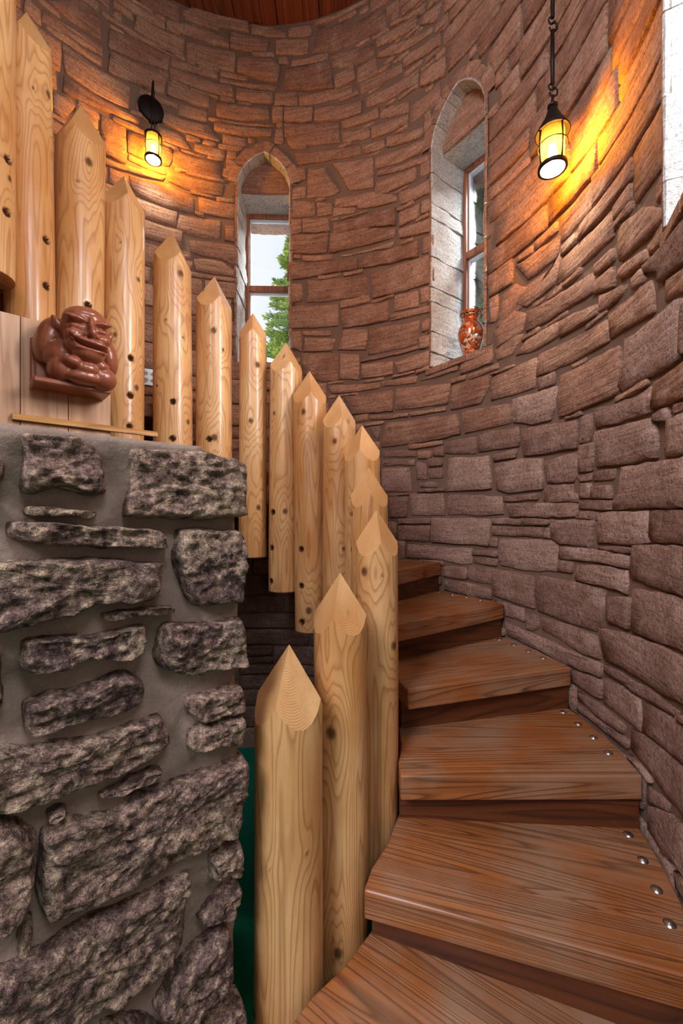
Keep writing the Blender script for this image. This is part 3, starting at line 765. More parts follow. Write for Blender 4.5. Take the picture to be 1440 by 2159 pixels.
# ================================================================== the stone pier at the left
PB = Vector((-0.23, 1.05, 0)); PU = Vector((0.755, 0.656, 0)).normalized(); PN = Vector((PU.y, -PU.x, 0))
def pier_point(a, z, h): return tuple(PB + PU*a + PN*h + Vector((0, 0, z)))
def pix_pier(x, y):
    d = Vector(((x-CU)/F, 1.0, (CV-y)/F)); t = PB.dot(PN)/d.dot(PN); p = d*t
    return ((p-PB).dot(PU), p.z)
pier = empty('wall_pier', tuple(PB+Vector((0, 0, ZF))), kind='structure')
pier['label'] = 'rough purple grey stone pier with thick grey mortar in the left foreground'
PH = -0.040                                 # mortar face behind the stone faces
na, nz_ = 76, 150
V = []; top_a = pix_pier(430, 940)[0]
aa = np.linspace(-1.12, -0.012, na); zz = np.linspace(0, 1, nz_)
for a in aa:
    ztop = 0.168 if a < top_a else 0.118
    for f in zz: V.append([a, ZF+(ztop-ZF)*f, 0])
V = np.array(V)
hN = fbm(np.c_[V[:, 0]*9, V[:, 1]*9, V[:, 0]*0+3], 5, 4)*0.016 + fbm(np.c_[V[:, 0]*60, V[:, 1]*60, V[:, 0]*0], 9, 2)*0.0035
edge = np.clip((V[:, 0]+0.05)/0.05, 0, 1)
topb = np.clip((V[:, 1]-0.10)/0.05, 0, 1)*0.026
Vw = [pier_point(v[0], v[1], PH+h-0.012*e*e+tb) for v, h, e, tb in zip(V, hN, edge, topb)]
Fc = [(i*nz_+j, (i+1)*nz_+j, (i+1)*nz_+j+1, i*nz_+j+1) for i in range(na-1) for j in range(nz_-1)]
# the other sides
b = len(Vw); TK = 0.30
for a in aa:
    Vw += [pier_point(a, 0.168 if a < top_a else 0.118, -TK), pier_point(a, ZF, -TK)]
for i in range(na-1):
    Fc.append((i*nz_+nz_-1, (i+1)*nz_+nz_-1, b+2*(i+1), b+2*i)); Fc.append((b+2*i, b+2*(i+1), b+2*(i+1)+1, b+2*i+1))
k = na-1
Fc.append(tuple([k*nz_+j for j in range(nz_)]+[b+2*k, b+2*k+1]))
obj('mortar', Vw, Fc, M['pier_mortar'], pier, True)
PIER = """37,908 160,912 216,940 236,1040 190,1048 130,1030 48,1040|270,942 430,945 480,958 525,972 530,1040 530,1090 415,1095 262,1088 285,1010|52,1066 130,1070 212,1076 208,1092 140,1088 52,1085|10,1096 130,1100 250,1108 350,1118 362,1155 300,1160 210,1158 100,1150 20,1132
380,1115 420,1112 522,1120 525,1200 518,1276 412,1282 385,1225 375,1180|-60,1180 100,1178 250,1180 346,1185 348,1245 330,1270 220,1272 160,1305 60,1325 -60,1345|212,1296 300,1288 372,1278 370,1294 300,1304 218,1310|45,1352 120,1348 205,1342 280,1322 315,1320 317,1375 290,1395 190,1394 120,1425 48,1425
352,1318 420,1312 520,1304 530,1380 526,1410 460,1418 400,1434 345,1420 335,1390|52,1492 170,1457 270,1422 312,1445 314,1475 280,1505 220,1522 130,1540 50,1562|402,1476 470,1462 521,1448 524,1505 430,1532 404,1515|404,1545 470,1525 522,1512 523,1578 460,1584 402,1588
-60,1604 60,1585 180,1562 345,1512 368,1560 360,1580 270,1630 180,1672 60,1708 -60,1730|205,1690 300,1645 352,1625 330,1650 250,1682|98,1735 130,1714 150,1712 125,1738 104,1745|85,1770 150,1735 250,1725 296,1680 420,1640 525,1598 529,1625 520,1720 505,1765 400,1815 300,1870 180,1925 95,1955 78,1900
-60,1735 30,1742 76,1768 74,1880 60,1925 10,1970 -60,2000|40,2050 140,1990 280,1920 408,1845 402,1890 392,1985 375,2025 330,2070 215,2150 130,2200 -40,2260 -60,2110|445,1815 515,1775 520,1800 514,1855 450,1862|425,1955 465,1905 515,1868 521,1890 498,1945 428,1962
330,2150 375,2070 430,2010 490,1965 502,2060 465,2110 385,2190|430,2190 480,2140 522,2110 522,2240|45,1960 75,1955 70,2010 38,2030|-60,950 8,968 10,1012 -60,1018|-60,1368 6,1380 8,1500 -60,1520|-60,1045 -5,1050 -5,1080 -60,1085|215,2175 300,2160 370,2200 330,2300 230,2300"""
def rough_stone(P, fmap, proud, seed, seg=0.0075, rings=16, amp=0.013):
    r_ = random.Random(seed); Q = []; n = len(P)
    for i in range(n):
        a, b_ = P[i], P[(i+1) % n]; L = math.hypot(b_[0]-a[0], b_[1]-a[1]); k = max(1, int(L/seg))
        for j in range(k): Q.append((a[0]+(b_[0]-a[0])*j/k, a[1]+(b_[1]-a[1])*j/k))
    Q = np.array(Q); n = len(Q)
    for _ in range(2): Q = Q*0.6+0.2*(np.roll(Q, 1, 0)+np.roll(Q, -1, 0))
    Q = Q + 0.0035*np.c_[fbm(np.c_[Q*35, Q[:, :1]*0+seed], 3, 3), fbm(np.c_[Q*35, Q[:, :1]*0+seed+9], 4, 3)]
    c = Q.mean(0); ext = np.ptp(Q, axis=0).min()
    ts = [0.0, 0.0]+[((k+1)/rings)**1.15 for k in range(rings-1)]
    rows = []
    for k, t in enumerate(ts):
        X = Q+(c-Q)*t
        d = np.linalg.norm(Q-c, axis=1)*t
        prof = proud*(1-np.clip(1-d/min(0.013, ext*0.2), 0, 1)**2.2)
        if k == 0: hgt = np.full(n, PH-0.02)
        else:
            w_ = np.clip(d/0.010, 0.35, 1)
            hgt = (PH+prof) + w_*(fbm(np.c_[X*[11, 24], X[:, :1]*0+seed], 21, 3)*amp*0.75 + fbm(np.c_[X*[60, 90], X[:, :1]*0+seed], 31, 3)*amp*0.6)
        rows.append(np.c_[X, hgt])
    A = np.concatenate(rows); V = [fmap(*p) for p in A]; m = len(ts)
    V.append(fmap(c[0], c[1], float(rows[-1][:, 2].mean())))
    Fc = [(k*n+i, k*n+(i+1) % n, (k+1)*n+(i+1) % n, (k+1)*n+i) for k in range(m-1) for i in range(n)]
    Fc += [((m-1)*n+i, (m-1)*n+(i+1) % n, m*n) for i in range(n)]
    return V, Fc
k = 0
for row in PIER.splitlines():
    for it in row.split('|'):
        P = [pix_pier(*map(float, xy.split(','))) for xy in it.split()]
        if poly_area(P) < 0: P.reverse()
        V, Fc = rough_stone(P, pier_point, rnd.uniform(0.040, 0.058), k*3+1)
        obj('stone', V, Fc, M['pier_stone'], pier, True); k += 1

# ================================================================== the winding stair
DL, T2, RISE, D2, THK = 0.3037, -0.2048, 0.19, 0.8531, 0.083
stair = empty('spiral_staircase', (CX, CY, ZF), 'winding staircase of thick stained fir treads rising round the tower wall', 'staircase')
def polar(r, a): return Vector((CX+r*math.cos(a), CY+r*math.sin(a), 0))
def framed(name, build, origin, xdir, mat, parent, bev=0.0, seg=2, edges=None, smooth=False):
    """mesh whose own x axis runs along the board"""
    xd = Vector((xdir[0], xdir[1], 0)).normalized(); ang = math.atan2(xd.y, xd.x)
    yd = Vector((-xd.y, xd.x, 0)); bm = bmesh.new(); build(bm, lambda p: (Vector(p)-origin).dot(xd), lambda p: (Vector(p)-origin).dot(yd))
    bmesh.ops.recalc_face_normals(bm, faces=bm.faces)
    if bev:
        bmesh.ops.bevel(bm, geom=[e for e in bm.edges if edges is None or edges(e)], offset=bev, segments=seg, affect='EDGES', profile=0.6)
    me = bpy.data.meshes.new(name); bm.to_mesh(me); bm.free()
    o = link(name, me, mat, parent)
    o.location = origin-ROOT[parent]; o.rotation_euler = (0, 0, ang)
    return o
def prism(bm, pts, z0, z1, fx, fy, oz):
    lo = [bm.verts.new((fx(p), fy(p), z0-oz)) for p in pts]; hi = [bm.verts.new((fx(p), fy(p), z1-oz)) for p in pts]
    n = len(pts); bm.faces.new(hi); bm.faces.new(list(reversed(lo)))
    for i in range(n): bm.faces.new((lo[i], lo[(i+1) % n], hi[(i+1) % n], hi[i]))
bolt_me = None
for k in range(-1, 14):
    a = T2+DL*(k-2); z = -D2+RISE*(k-2)
    ni, no = polar(0.832 if k < 9 else 0.875, a-R(11.6)), polar(RT, a)
    outer = [polar(RT, a+(DL+R(2.2))*t) for t in (0.2, 0.4, 0.6, 0.8, 1.0)]
    ir = 0.806 if k < 9 else 0.868
    inner = [polar(ir, a+R(12.8)), polar(ir, a+R(2)), polar(ir, a-R(6))]
    pts = [ni, no]+outer+inner
    org = (ni+no)/2; org.z = z
    t_ = framed('tread', lambda bm, fx, fy: prism(bm, pts, z-THK, z, fx, fy, z), org, no-ni, M['tread'], stair, 0.009, 3)
    # dome headed bolts near the wall
    for d in (5.0, 9.0, 13.0, 17.0):
        p = polar(1.553, a+R(d-0.3)); p.z = z
        if bolt_me is None:
            mm = MB(); mm.lathe([(0.0155, -0.001), (0.0148, 0.0022), (0.0105, 0.0052), (0.005, 0.0068), (0.0008, 0.007)], (0, 0, 0), 14)
            bolt_me = bpy.data.meshes.new('bolt'); bolt_me.from_pydata(mm.v, [], mm.f); bolt_me.materials.append(M['steel'])
            bolt_me.polygons.foreach_set('use_smooth', np.full(len(bolt_me.polygons), True))
        bo = bpy.data.objects.new('bolt', bolt_me); COL.objects.link(bo); bo.parent = t_
        q = p-(ROOT[stair]+t_.location); ca, sa = math.cos(-t_.rotation_euler.z), math.sin(-t_.rotation_euler.z)
        bo.location = (q.x*ca-q.y*sa, q.x*sa+q.y*ca, 0)
    # riser under this tread
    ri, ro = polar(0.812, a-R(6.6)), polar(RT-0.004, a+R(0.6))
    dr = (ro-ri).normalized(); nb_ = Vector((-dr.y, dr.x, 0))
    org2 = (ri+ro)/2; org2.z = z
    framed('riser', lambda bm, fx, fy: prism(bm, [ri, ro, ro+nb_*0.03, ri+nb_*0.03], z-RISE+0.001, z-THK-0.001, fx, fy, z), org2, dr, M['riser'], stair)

# ================================================================== the pointed log posts
ROWS, COLS_ = 170, 84
PA0, PDL = -0.9028, 0.3063
# centre x, width, tip x, tip y, ridge turn (deg), knots (px), holes (px)
POSTS = [
 (607, 141, 610, 1358, -22, [(634, 1430, .7), (650, 1416, 1.0), (643, 1803, .5), (570, 1830, .3), (540, 2125, 1.3)], []),
 (719, 112, 717, 1207, -14, [(733, 1298, 1.1), (700, 1545, 1.5), (714, 2007, 1.3)], []),
 (793, 89, 794, 1074, 12, [(768, 1205, 1.2), (827, 1360, 1.2), (804, 1212, .4)], []),
 (781, 79, 777, 985, 6, [(745, 1083, .8), (733, 1158, .9)], []),
 (765, 74, 763, 896, -8, [(760, 1157, .8), (742, 1083, .8)], []),
 (717, 69, 715, 833, 10, [(735, 888, .9), (708, 930, 1.1), (725, 1157, .9)], []),
 (657, 69, 652, 782, 4, [(644, 868, 1.2), (640, 800, .5), (652, 1287, 1.5)], [(637, 1158), (637, 1235), (638, 1311)]),
 (600, 66, 604, 722, 14, [(598, 750, .9), (577, 872, .9), (600, 1078, 1.2)], [(576, 1080), (574, 1155), (573, 1225)]),
 (533, 56, 533, 660, -2, [(543, 768, 1.3), (529, 887, 1.2), (544, 1070, 1.2), (516, 681, .5)], []),
 (451, 72, 452, 583, 18, [(450, 696, 1.4), (468, 735, .8), (428, 612, .7), (452, 922, 1.5)], [(441, 926)]),
 (365, 75, 363, 490, 24, [(380, 572, 1.4), (352, 675, .5), (384, 708, .5), (393, 887, 1.1), (336, 816, .6)], [(365, 846), (364, 924)]),
 (259, 79, 262, 370, 10, [(285, 581, 1.0), (244, 707, 1.0), (283, 813, 1.2), (253, 511, .5)], [(273, 751), (272, 831), (271, 897)]),
 (165, 91, 171, 222, -20, [(180, 329, 1.5), (161, 378, .5)], [(180, 636)]),
 (65, 87, 55, 25, -18, [(99, 173, 1.3), (74, 170, .5), (40, 260, .9)], [(93, 491), (92, 591)]),
 (-32, 100, -30, -160, 0, [(6, 350, .9)], [(4, 310), (2, 425)]),
]
PLAB = ['lowest and widest pointed log post, in front beside the stone pier', 'second pointed log post up, with a round knot on its tip facet',
 'third pointed log post up, notched where the treads meet it', 'fourth pointed log post up, its pale cut tip just behind the third post', 'fifth pointed log post up, with a bright white cut tip facet',
 'sixth pointed log post up, two dark knots below its tip', 'seventh pointed log post up, hanging low with three bolt holes down its left side', 'eighth pointed log post up, its tip at the right edge of the bright window',
 'thin pale log post in front of the bright window, ninth up', 'tenth log post up, with a large ringed knot low down, beside the left window', 'eleventh log post up, to the right of the electrical outlet',
 'twelfth log post up, pale with three bolt holes, right of the gargoyle', 'tall log post directly behind the gargoyle head, below the wall sconce', 'tall pale log post above the wooden panel at the far left', 'log post cut off by the left edge of the picture']
for i, (cx, wpx, tx, ty, turn, knots, holes) in enumerate(POSTS):
    ang = PA0+PDL*i; Y = CY+RI*math.sin(ang)
    if i == 13: Y = 1.84
    if i == 12: Y = 2.02
    if i == 14: Y = 1.66
    rad = wpx/2*Y/F; X = (cx-CU)/F*Y
    ztip = (CV-ty)/F*Y; L = 1.40 if i > 1 else 1.40
    zbot = ztip-L
    if i < 2: zbot = max(zbot, ZF)
    if i == 0: zbot = ZF
    if i == 14: zbot = 0.95
    if i == 13: zbot = 0.76
    m_ = 2.15; tox = (tx-cx)/F*Y*0.9
    view = math.atan2(-Y, -X)                      # direction back to the camera
    ph0 = view+R(turn)                             # a ridge of the cut tip points this way
    ph = ph0 + 2*np.pi*np.arange(COLS_)/COLS_
    facet = np.cos((np.mod(ph-ph0, np.pi/2))-np.pi/4)      # 4 facets, ridges at ph0 + k*90
    # height of the shoulder on every column
    sh = ztip-m_*rad*facet
    f = np.linspace(0, 1, ROWS)
    Z = zbot+(sh[None, :]-zbot)*f[:, None]; PH_ = np.repeat(ph[None, :], ROWS, 0)
    P3 = np.c_[np.cos(PH_).ravel()*1.2+i*5, np.sin(PH_).ravel()*1.2, Z.ravel()*1.6]
    hv = (Z-zbot)/L
    rr = rad*(1.03-0.03*hv) + (vnoise(P3, 40)*0.0030).reshape(Z.shape)
    ring = (fbm(np.c_[np.cos(PH_).ravel()*1.1+i*7, np.sin(PH_).ravel()*1.1, Z.ravel()*0.9], 70, 3)*3.2).reshape(Z.shape)+hv*0.8
    knot = np.zeros_like(Z)
    def surf(px, py):
        dx = (px-cx)/F*Y; sn = max(-0.97, min(0.97, dx/rad)); yy = Y-rad*math.sqrt(1-sn*sn)
        # camera side of the log
        off = math.asin(sn); return view+off, (CV-py)/F*yy
    for (kx, ky, sz) in knots:
        a_, z_ = surf(kx, ky); da = np.arctan2(np.sin(PH_-a_), np.cos(PH_-a_))*rad; dz = Z-z_; s_ = 0.0118*sz
        e = np.sqrt(da**2+(dz*0.8)**2)
        knot = np.maximum(knot, 0.85*np.clip((s_*1.15-e)/(s_*0.5), 0, 1)); ring = ring+3.4*sz*np.exp(-(da**2+(dz*0.42)**2)/(2*(0.026*sz+0.008)**2))
        rr = rr+0.0015*np.exp(-(e/s_)**2)
    for (kx, ky) in holes:
        a_, z_ = surf(kx, ky); da = np.arctan2(np.sin(PH_-a_), np.cos(PH_-a_))*rad; dz = Z-z_
        e = np.sqrt(da**2+dz**2); knot = np.maximum(knot, np.clip((0.0190-e)/0.004, 0, 1)); rr = rr-0.013*np.clip((0.015-e)/0.006, 0, 1)
    lean = tox*hv
    V = np.stack([X+lean+rr*np.cos(PH_), Y+rr*np.sin(PH_), Z], -1).reshape(-1, 3)
    # cut tip: own vertices so that the facets stay crisp
    cr = 9; tt = np.linspace(0, 0.955, cr); rt = rr[-1]
    CXY = [(np.stack([X+lean[-1]*(1-t)+tox*t+rt*(1-t)*np.cos(ph), Y+rt*(1-t)*np.sin(ph), sh+(ztip-sh)*t], -1)) for t in tt]
    C = np.concatenate(CXY); rc = np.concatenate([rt*(1-t)*0+np.hypot(rt*(1-t)*np.cos(ph)+0.25*rad, rt*(1-t)*np.sin(ph))*330 for t in tt])
    kc = np.zeros(len(C))
    for (kx, ky, sz) in knots:
        pr = np.stack([CU+F*C[:, 0]/C[:, 1], CV-F*C[:, 2]/C[:, 1]], -1)
        if ky < ty+m_*wpx/2:
            e = np.hypot(pr[:, 0]-kx, (pr[:, 1]-ky))*Y/F
            kc = np.maximum(kc, 0.85*np.clip((0.011*sz-e)/0.005, 0, 1)*(np.tile(np.cos(ph-view) > 0, cr)))
    nv = len(V); V = np.r_[V, C, [[X+tox, Y, ztip-0.001]], [[X, Y, zbot]]]
    ringA = np.r_[ring.ravel(), rc, [0], [0]]; knotA = np.r_[knot.ravel(), kc, [0], [0]]
    Fq = []
    j0 = np.arange(COLS_); j1 = (j0+1) % COLS_
    for r_ in range(ROWS-1):
        Fq += np.c_[r_*COLS_+j0, r_*COLS_+j1, (r_+1)*COLS_+j1, (r_+1)*COLS_+j0].tolist()
    nbody = len(Fq)
    for r_ in range(cr-1):
        Fq += np.c_[nv+r_*COLS_+j0, nv+r_*COLS_+j1, nv+(r_+1)*COLS_+j1, nv+(r_+1)*COLS_+j0].tolist()
    Fq += [[nv+(cr-1)*COLS_+a_, nv+(cr-1)*COLS_+b_, nv+cr*COLS_] for a_, b_ in zip(j0, j1)]
    Fq += [[b_, a_, nv+cr*COLS_+1] for a_, b_ in zip(j0, j1)]
    base = np.array([X, Y, zbot]); me = bpy.data.meshes.new('log_post'); me.from_pydata((V-base).tolist(), [], Fq)
    sm = np.zeros(len(Fq), bool); sm[:nbody] = True; me.polygons.foreach_set('use_smooth', sm)
    for nm, arr in (('ring', ringA), ('knot', knotA)):
        at = me.attributes.new(nm, 'FLOAT', 'POINT'); at.data.foreach_set('value', arr.astype(np.float32))
    me.update()
    o = link('log_post', me, M['log']); o.location = base
    tag(o, PLAB[i], 'post', 'pointed log posts of the stair railing')

# ================================================================== panel of boards behind the gargoyle
QA = Vector((-1.36, 1.69, 0)); QU, QN = PU, PN
def pan(s, z, d=0.0): return QA+QU*s+QN*d+Vector((0, 0, z))
pr_ = empty('wood_panel', tuple(pan(0.1, ZF)), 'pale vertical board panel behind the terracotta gargoyle', 'panel')
cuts = [-0.32, -0.13, 0.0617, 0.228, 0.3946]
for a, b_ in zip(cuts[:-1], cuts[1:]):
    m2 = MB(); m2.box(pan((a+b_)/2, (ZF+0.83)/2, -0.012), QU*((b_-a)/2-0.0012), QN*0.012, Vector((0, 0, (0.83-ZF)/2)), 0.0015); m2.build('board', M['panel'], pr_)
m2 = MB()
cs = [(0.0, -0.014), (0.022, -0.014), (0.022, -0.002), (0.016, 0.009), (0.006, 0.013), (0.0, 0.013)]
V = [tuple(pan(s, 0.415+c[1], c[0])) for s in (0.035, 0.596) for c in cs]; n = len(cs)
m2.add(V, [tuple(range(n)), tuple(range(2*n-1, n-1, -1))]+[(i, (i+1) % n, n+(i+1) % n, n+i) for i in range(n)])
o = m2.build('trim_strip', M['trim'], pr_); o['label'] = 'thin yellow wooden trim strip'

# ================================================================== gargoyle
def ell(bm, c, r, rot=None, seg=20):
    g = bmesh.ops.create_uvsphere(bm, u_segments=seg, v_segments=seg//2+2, radius=1.0)
    from mathutils import Matrix, Euler
    mt = Matrix.Translation(c) @ (Euler(rot).to_matrix().to_4x4() if rot else Matrix.Identity(4)) @ Matrix.Diagonal((*r, 1))
    bmesh.ops.transform(bm, matrix=mt, verts=g['verts'])
gb = bmesh.new()
E3 = [((0.012, .165, .050), (.100, .095, .105), None), ((0.012, .175, .100), (.096, .088, .066), None),          # skull
 ((0.014, .195, -.020), (.094, .080, .062), None), ((0.018, .205, -.058), (.070, .068, .045), None),               # muzzle, chin
 ((-.036, .252, .080), (.046, .022, .014), (0, .15, 0)), ((.066, .250, .078), (.044, .022, .014), (0, -.2, 0)),      # brows
 ((-.045, .243, .012), (.034, .026, .024), None), ((.072, .240, .010), (.032, .026, .024), None),                   # cheeks
 ((-.040, .246, .048), (.022, .016, .013), None), ((.068, .244, .046), (.022, .016, .013), None),                   # lids
 ((.020, .266, .058), (.013, .022, .040), (.25, 0, 0)), ((.022, .284, .020), (.017, .026, .028), None),             # nose
 ((.002, .270, .010), (.013, .015, .012), None), ((.042, .270, .008), (.013, .015, .012), None),                   # nostrils
 ((.014, .262, -.020), (.078, .026, .014), (0, .1, 0)), ((.020, .252, -.052), (.066, .026, .014), (0, .05, 0)),      # lips
 ((-.096, .150, .070), (.020, .030, .036), (0.2, -.35, 0)), ((-.106, .145, .092), (.012, .020, .020), (0, -.5, 0)), # ear
 ((.118, .150, .060), (.014, .030, .040), (0, .3, 0)),
 ((-.115, .070, .015), (.062, .085, .115), (0, .25, 0)), ((.120, .075, -.010), (.050, .080, .100), (0, -.2, 0)),     # shoulders
 ((-.060, .105, -.060), (.090, .090, .075), None), ((0, .10, -.110), (.130, .100, .085), None),                     # chest
 ((-.075, .130, -.130), (.060, .075, .060), None), ((.015, .195, -.125), (.055, .045, .032), None),
 ((-.045, .205, -.105), (.045, .040, .026), (0, .2, 0)), ((.070, .190, -.100), (.040, .040, .028), None),
 ((.085, .150, -.145), (.066, .075, .058), None), ((.010, .170, -.160), (.085, .060, .034), None)]
for c, r_, ro in E3: ell(gb, Vector(c), r_, ro)
gme = bpy.data.meshes.new('gargoyle'); gb.to_mesh(gme); gb.free()
go = bpy.data.objects.new('tmp', gme); COL.objects.link(go)
md = go.modifiers.new('r', 'REMESH'); md.mode = 'VOXEL'; md.voxel_size = 0.0042; md.use_smooth_shade = True
ms = go.modifiers.new('s', 'SMOOTH'); ms.factor = 0.5; ms.iterations = 5
dg = bpy.context.evaluated_depsgraph_get(); dg.update()
gm2 = bpy.data.meshes.new_from_object(go.evaluated_get(dg)); bpy.data.objects.remove(go, do_unlink=True)
gm2.name = 'gargoyle'
nv = len(gm2.vertices); A = np.zeros(nv*3); gm2.vertices.foreach_get('co', A); A = A.reshape(-1, 3)
front = np.clip((A[:, 1]-0.20)/0.03, 0, 1)
# grinning mouth, eye sockets, frown lines
mx = A[:, 0]-0.014; mz = -0.040+1.6*mx*mx*np.where(mx < 0, 3.2, 1.2)-0.10*mx
g = np.exp(-((A[:, 2]-mz)/0.0058)**2)*np.clip((0.084-np.abs(mx))/0.02, 0, 1)*front
A[:, 1] -= 0.034*g
for ex in (-.040, .068):
    g = np.exp(-(((A[:, 0]-ex)/0.030)**2+((A[:, 2]-0.064)/0.0075)**2))*front; A[:, 1] -= 0.015*g
    g = np.exp(-(((A[:, 0]-ex)/0.028)**2+((A[:, 2]-0.030)/0.006)**2))*front; A[:, 1] -= 0.008*g
for zz_ in (0.112, 0.128):
    g = np.exp(-((A[:, 2]-zz_-0.2*(A[:, 0]-.01)**2/0.05)/0.004)**2)*np.clip((A[:, 1]-0.15)/0.05, 0, 1)*np.clip((0.07-np.abs(A[:, 0]-.012))/0.03, 0, 1); A[:, 1] -= 0.003*g
for nx_ in (.010, .034):
    g = np.exp(-(((A[:, 0]-nx_)/0.006)**2+((A[:, 2]+0.002)/0.005)**2))*np.clip((A[:, 1]-0.25)/0.01, 0, 1); A[:, 1] -= 0.010*g
gorg = pan(0.255, 0.722, 0.001)
A *= 0.88; gs = 0.88
Wd = np.array(gorg)[None]+A[:, :1]*np.array(QU)+A[:, 1:2]*np.array(QN)+A[:, 2:]*np.array([0, 0, 1.0])
garg = empty('gargoyle', tuple(pan(0.262, 0.725-0.215)), 'grinning terracotta gargoyle bust fixed to the board panel', 'sculpture')
gm2.vertices.foreach_set('co', (Wd-np.array(ROOT[garg])).ravel())
gm2.polygons.foreach_set('use_smooth', np.full(len(gm2.polygons), True)); gm2.update()
gm2.materials.clear(); link('body', gm2, M['terracotta'], garg)
m2 = MB()
for bx in ((-.185, .10, .001, .026, -.190, .03), (-.170, .11, .026, .050, -.186, .01)):
    x0, x1, y0, y1, z0, z1 = [v_*0.88 for v_ in bx]
    c = gorg+QU*((x0+x1)/2)+QN*((y0+y1)/2)+Vector((0, 0, (z0+z1)/2)); m2.box(c, QU*((x1-x0)/2), QN*((y1-y0)/2), Vector((0, 0, (z1-z0)/2)), 0.006)
m2.build('back_plate', M['terracotta'], garg)
m2 = MB(); m2.box(gorg+QU*(-0.026)+QN*0.07+Vector((0, 0, -0.173)), QU*0.138, QN*0.069, Vector((0, 0, 0.012)), 0.006); m2.build('base', M['terracotta'], garg)

# ================================================================== vase on the window sill
vp = Vector(cyl(R(35.2), 1.715, WIN[1]['sill']))
vase = empty('vase', tuple(vp), 'orange and cream painted porcelain vase on the sill of the right window', 'vase')
prof = [(.046, 0), (.050, .004), (.049, .014), (.044, .020), (.046, .036), (.056, .060), (.070, .100), (.080, .145), (.083, .175), (.079, .200), (.068, .222), (.055, .238), (.047, .250), (.045, .262), (.050, .275), (.062, .286)]
m2 = MB(); m2.lathe(prof, vp, 48); m2.build('body', M['vase'], vase, True)
m2 = MB(); m2.lathe([(.058, .284), (.068, .286), (.072, .292), (.072, .301), (.066, .305), (.058, .304), (.050, .296), (.044, .27)], vp, 48, False); m2.build('rim', M['vase'], vase, True)

# ================================================================== lanterns
def lantern(root, cx, cy, zb, h=0.17, r=0.052, cone=True):
    c = (cx, cy, zb)
    g = MB(); g.lathe([(r-.004, .004), (r-.004, h)], c, 32, False); g.build('amber_glass', M['amber'], root, True)
    g = MB(); g.lathe([(.001, .007), (r-.005, .007), (r-.005, .004), (.001, .004)], c, 32, False); g.build('bottom_lens', M['clear'], root)
    for nm, z0, hh_ in (('bottom_ring', 0.0, .014), ('top_ring', h-.012, .014)):
        g = MB(); g.lathe([(r-.003, z0), (r+.006, z0), (r+.006, z0+hh_), (r-.003, z0+hh_), (r-.003, z0)], c, 32, False); g.build(nm, M['iron'], root, True)
    g = MB(); g.tube([(cx+(r+.006)*math.cos(t), cy+(r+.006)*math.sin(t), zb+h*0.58) for t in np.linspace(0, 2*np.pi, 29)[:-1]], .0026, 6, True); g.build('cage_hoop', M['iron'], root, True)
    for k in range(4):
        t = math.atan2(-cy, -cx)+R(38)+k*math.pi/2; ct, st = math.cos(t), math.sin(t)
        g = MB(); g.tube([(cx+(r+.003)*ct, cy+(r+.003)*st, zb+.004), (cx+(r+.008)*ct, cy+(r+.008)*st, zb+h*.3), (cx+(r+.010)*ct, cy+(r+.010)*st, zb+h*.58), (cx+(r+.005)*ct, cy+(r+.005)*st, zb+h*.95)], [.0045, .0032, .0030, .0045], 6); g.build('cage_bar', M['iron'], root, True)
    # bulb hanging from the cap
    g = MB(); g.lathe([(.001, .040), (.010, .043), (.017, .052), (.020, .064), (.017, .078), (.012, .092), (.010, .104)], c, 18, True); g.build('bulb', M['bulb'], root, True)
    g = MB(); g.lathe([(.012, .104), (.014, .106), (.014, h-.01), (.012, h-.008)], c, 14, True); g.build('bulb_socket', M['iron'], root, True)
    if cone:
        g = MB(); g.lathe([(r+.016, h-.020), (r+.017, h-.016), (r+.006, h+.004), (.034, h+.045), (.018, h+.085), (.015, h+.092), (.015, h-.004), (r+.014, h-.018)], c, 32, False); g.build('cone_cap', M['iron'], root, True)
    else:
        g = MB(); g.lathe([(r+.008, h-.004), (r+.008, h+.002), (.02, h+.016), (.001, h+.018), (.001, h), (r+.006, h-.004)], c, 32, False); g.build('flat_cap', M['iron'], root, True)
LX, LY, LZ = 0.898, 1.80, 1.487
lb = empty('hanging_lantern', (LX, LY, LZ), 'black iron lantern with amber glass hanging on a hooked rod at the right', 'lamp')
lantern(lb, LX, LY, LZ)
def rod(name, z0, z1, r, root):
    g = MB(); g.tube([(LX, LY, z0), (LX, LY, (z0+z1)/2), (LX, LY, z1)], r, 8); return g.build(name, M['iron'], root, True)
def hook(z, root, flip=1, r=.017):
    pts = [(LX+flip*(.004+r*math.sin(t)), LY, z+r*math.cos(t)*1.15) for t in np.linspace(-0.3, 4.6, 16)]
    g = MB(); g.tube(pts, .0038, 6); return g.build('hook', M['iron'], root, True)
g = MB(); g.tube([(LX+.016*math.cos(t), LY+.016*math.sin(t), LZ+.268) for t in np.linspace(0, 2*np.pi, 17)[:-1]], .006, 6, True); g.build('neck_ring', M['iron'], lb, True)
rod('stem', LZ+.255, LZ+.315, .006, lb)
hook(LZ+.330, lb); hook(LZ+.352, lb, -1, .012)
rod('rod', LZ+.362, LZ+.590, .0085, lb)
hook(LZ+.606, lb); hook(LZ+.634, lb, -1, .013)
rod('rod', LZ+.645, ZC, .0085, lb)
g = MB(); g.lathe([(.05, -.001), (.05, -.012), (.03, -.024), (.01, -.028)], (LX, LY, ZC), 24); g.build('ceiling_rose', M['iron'], lb, True)
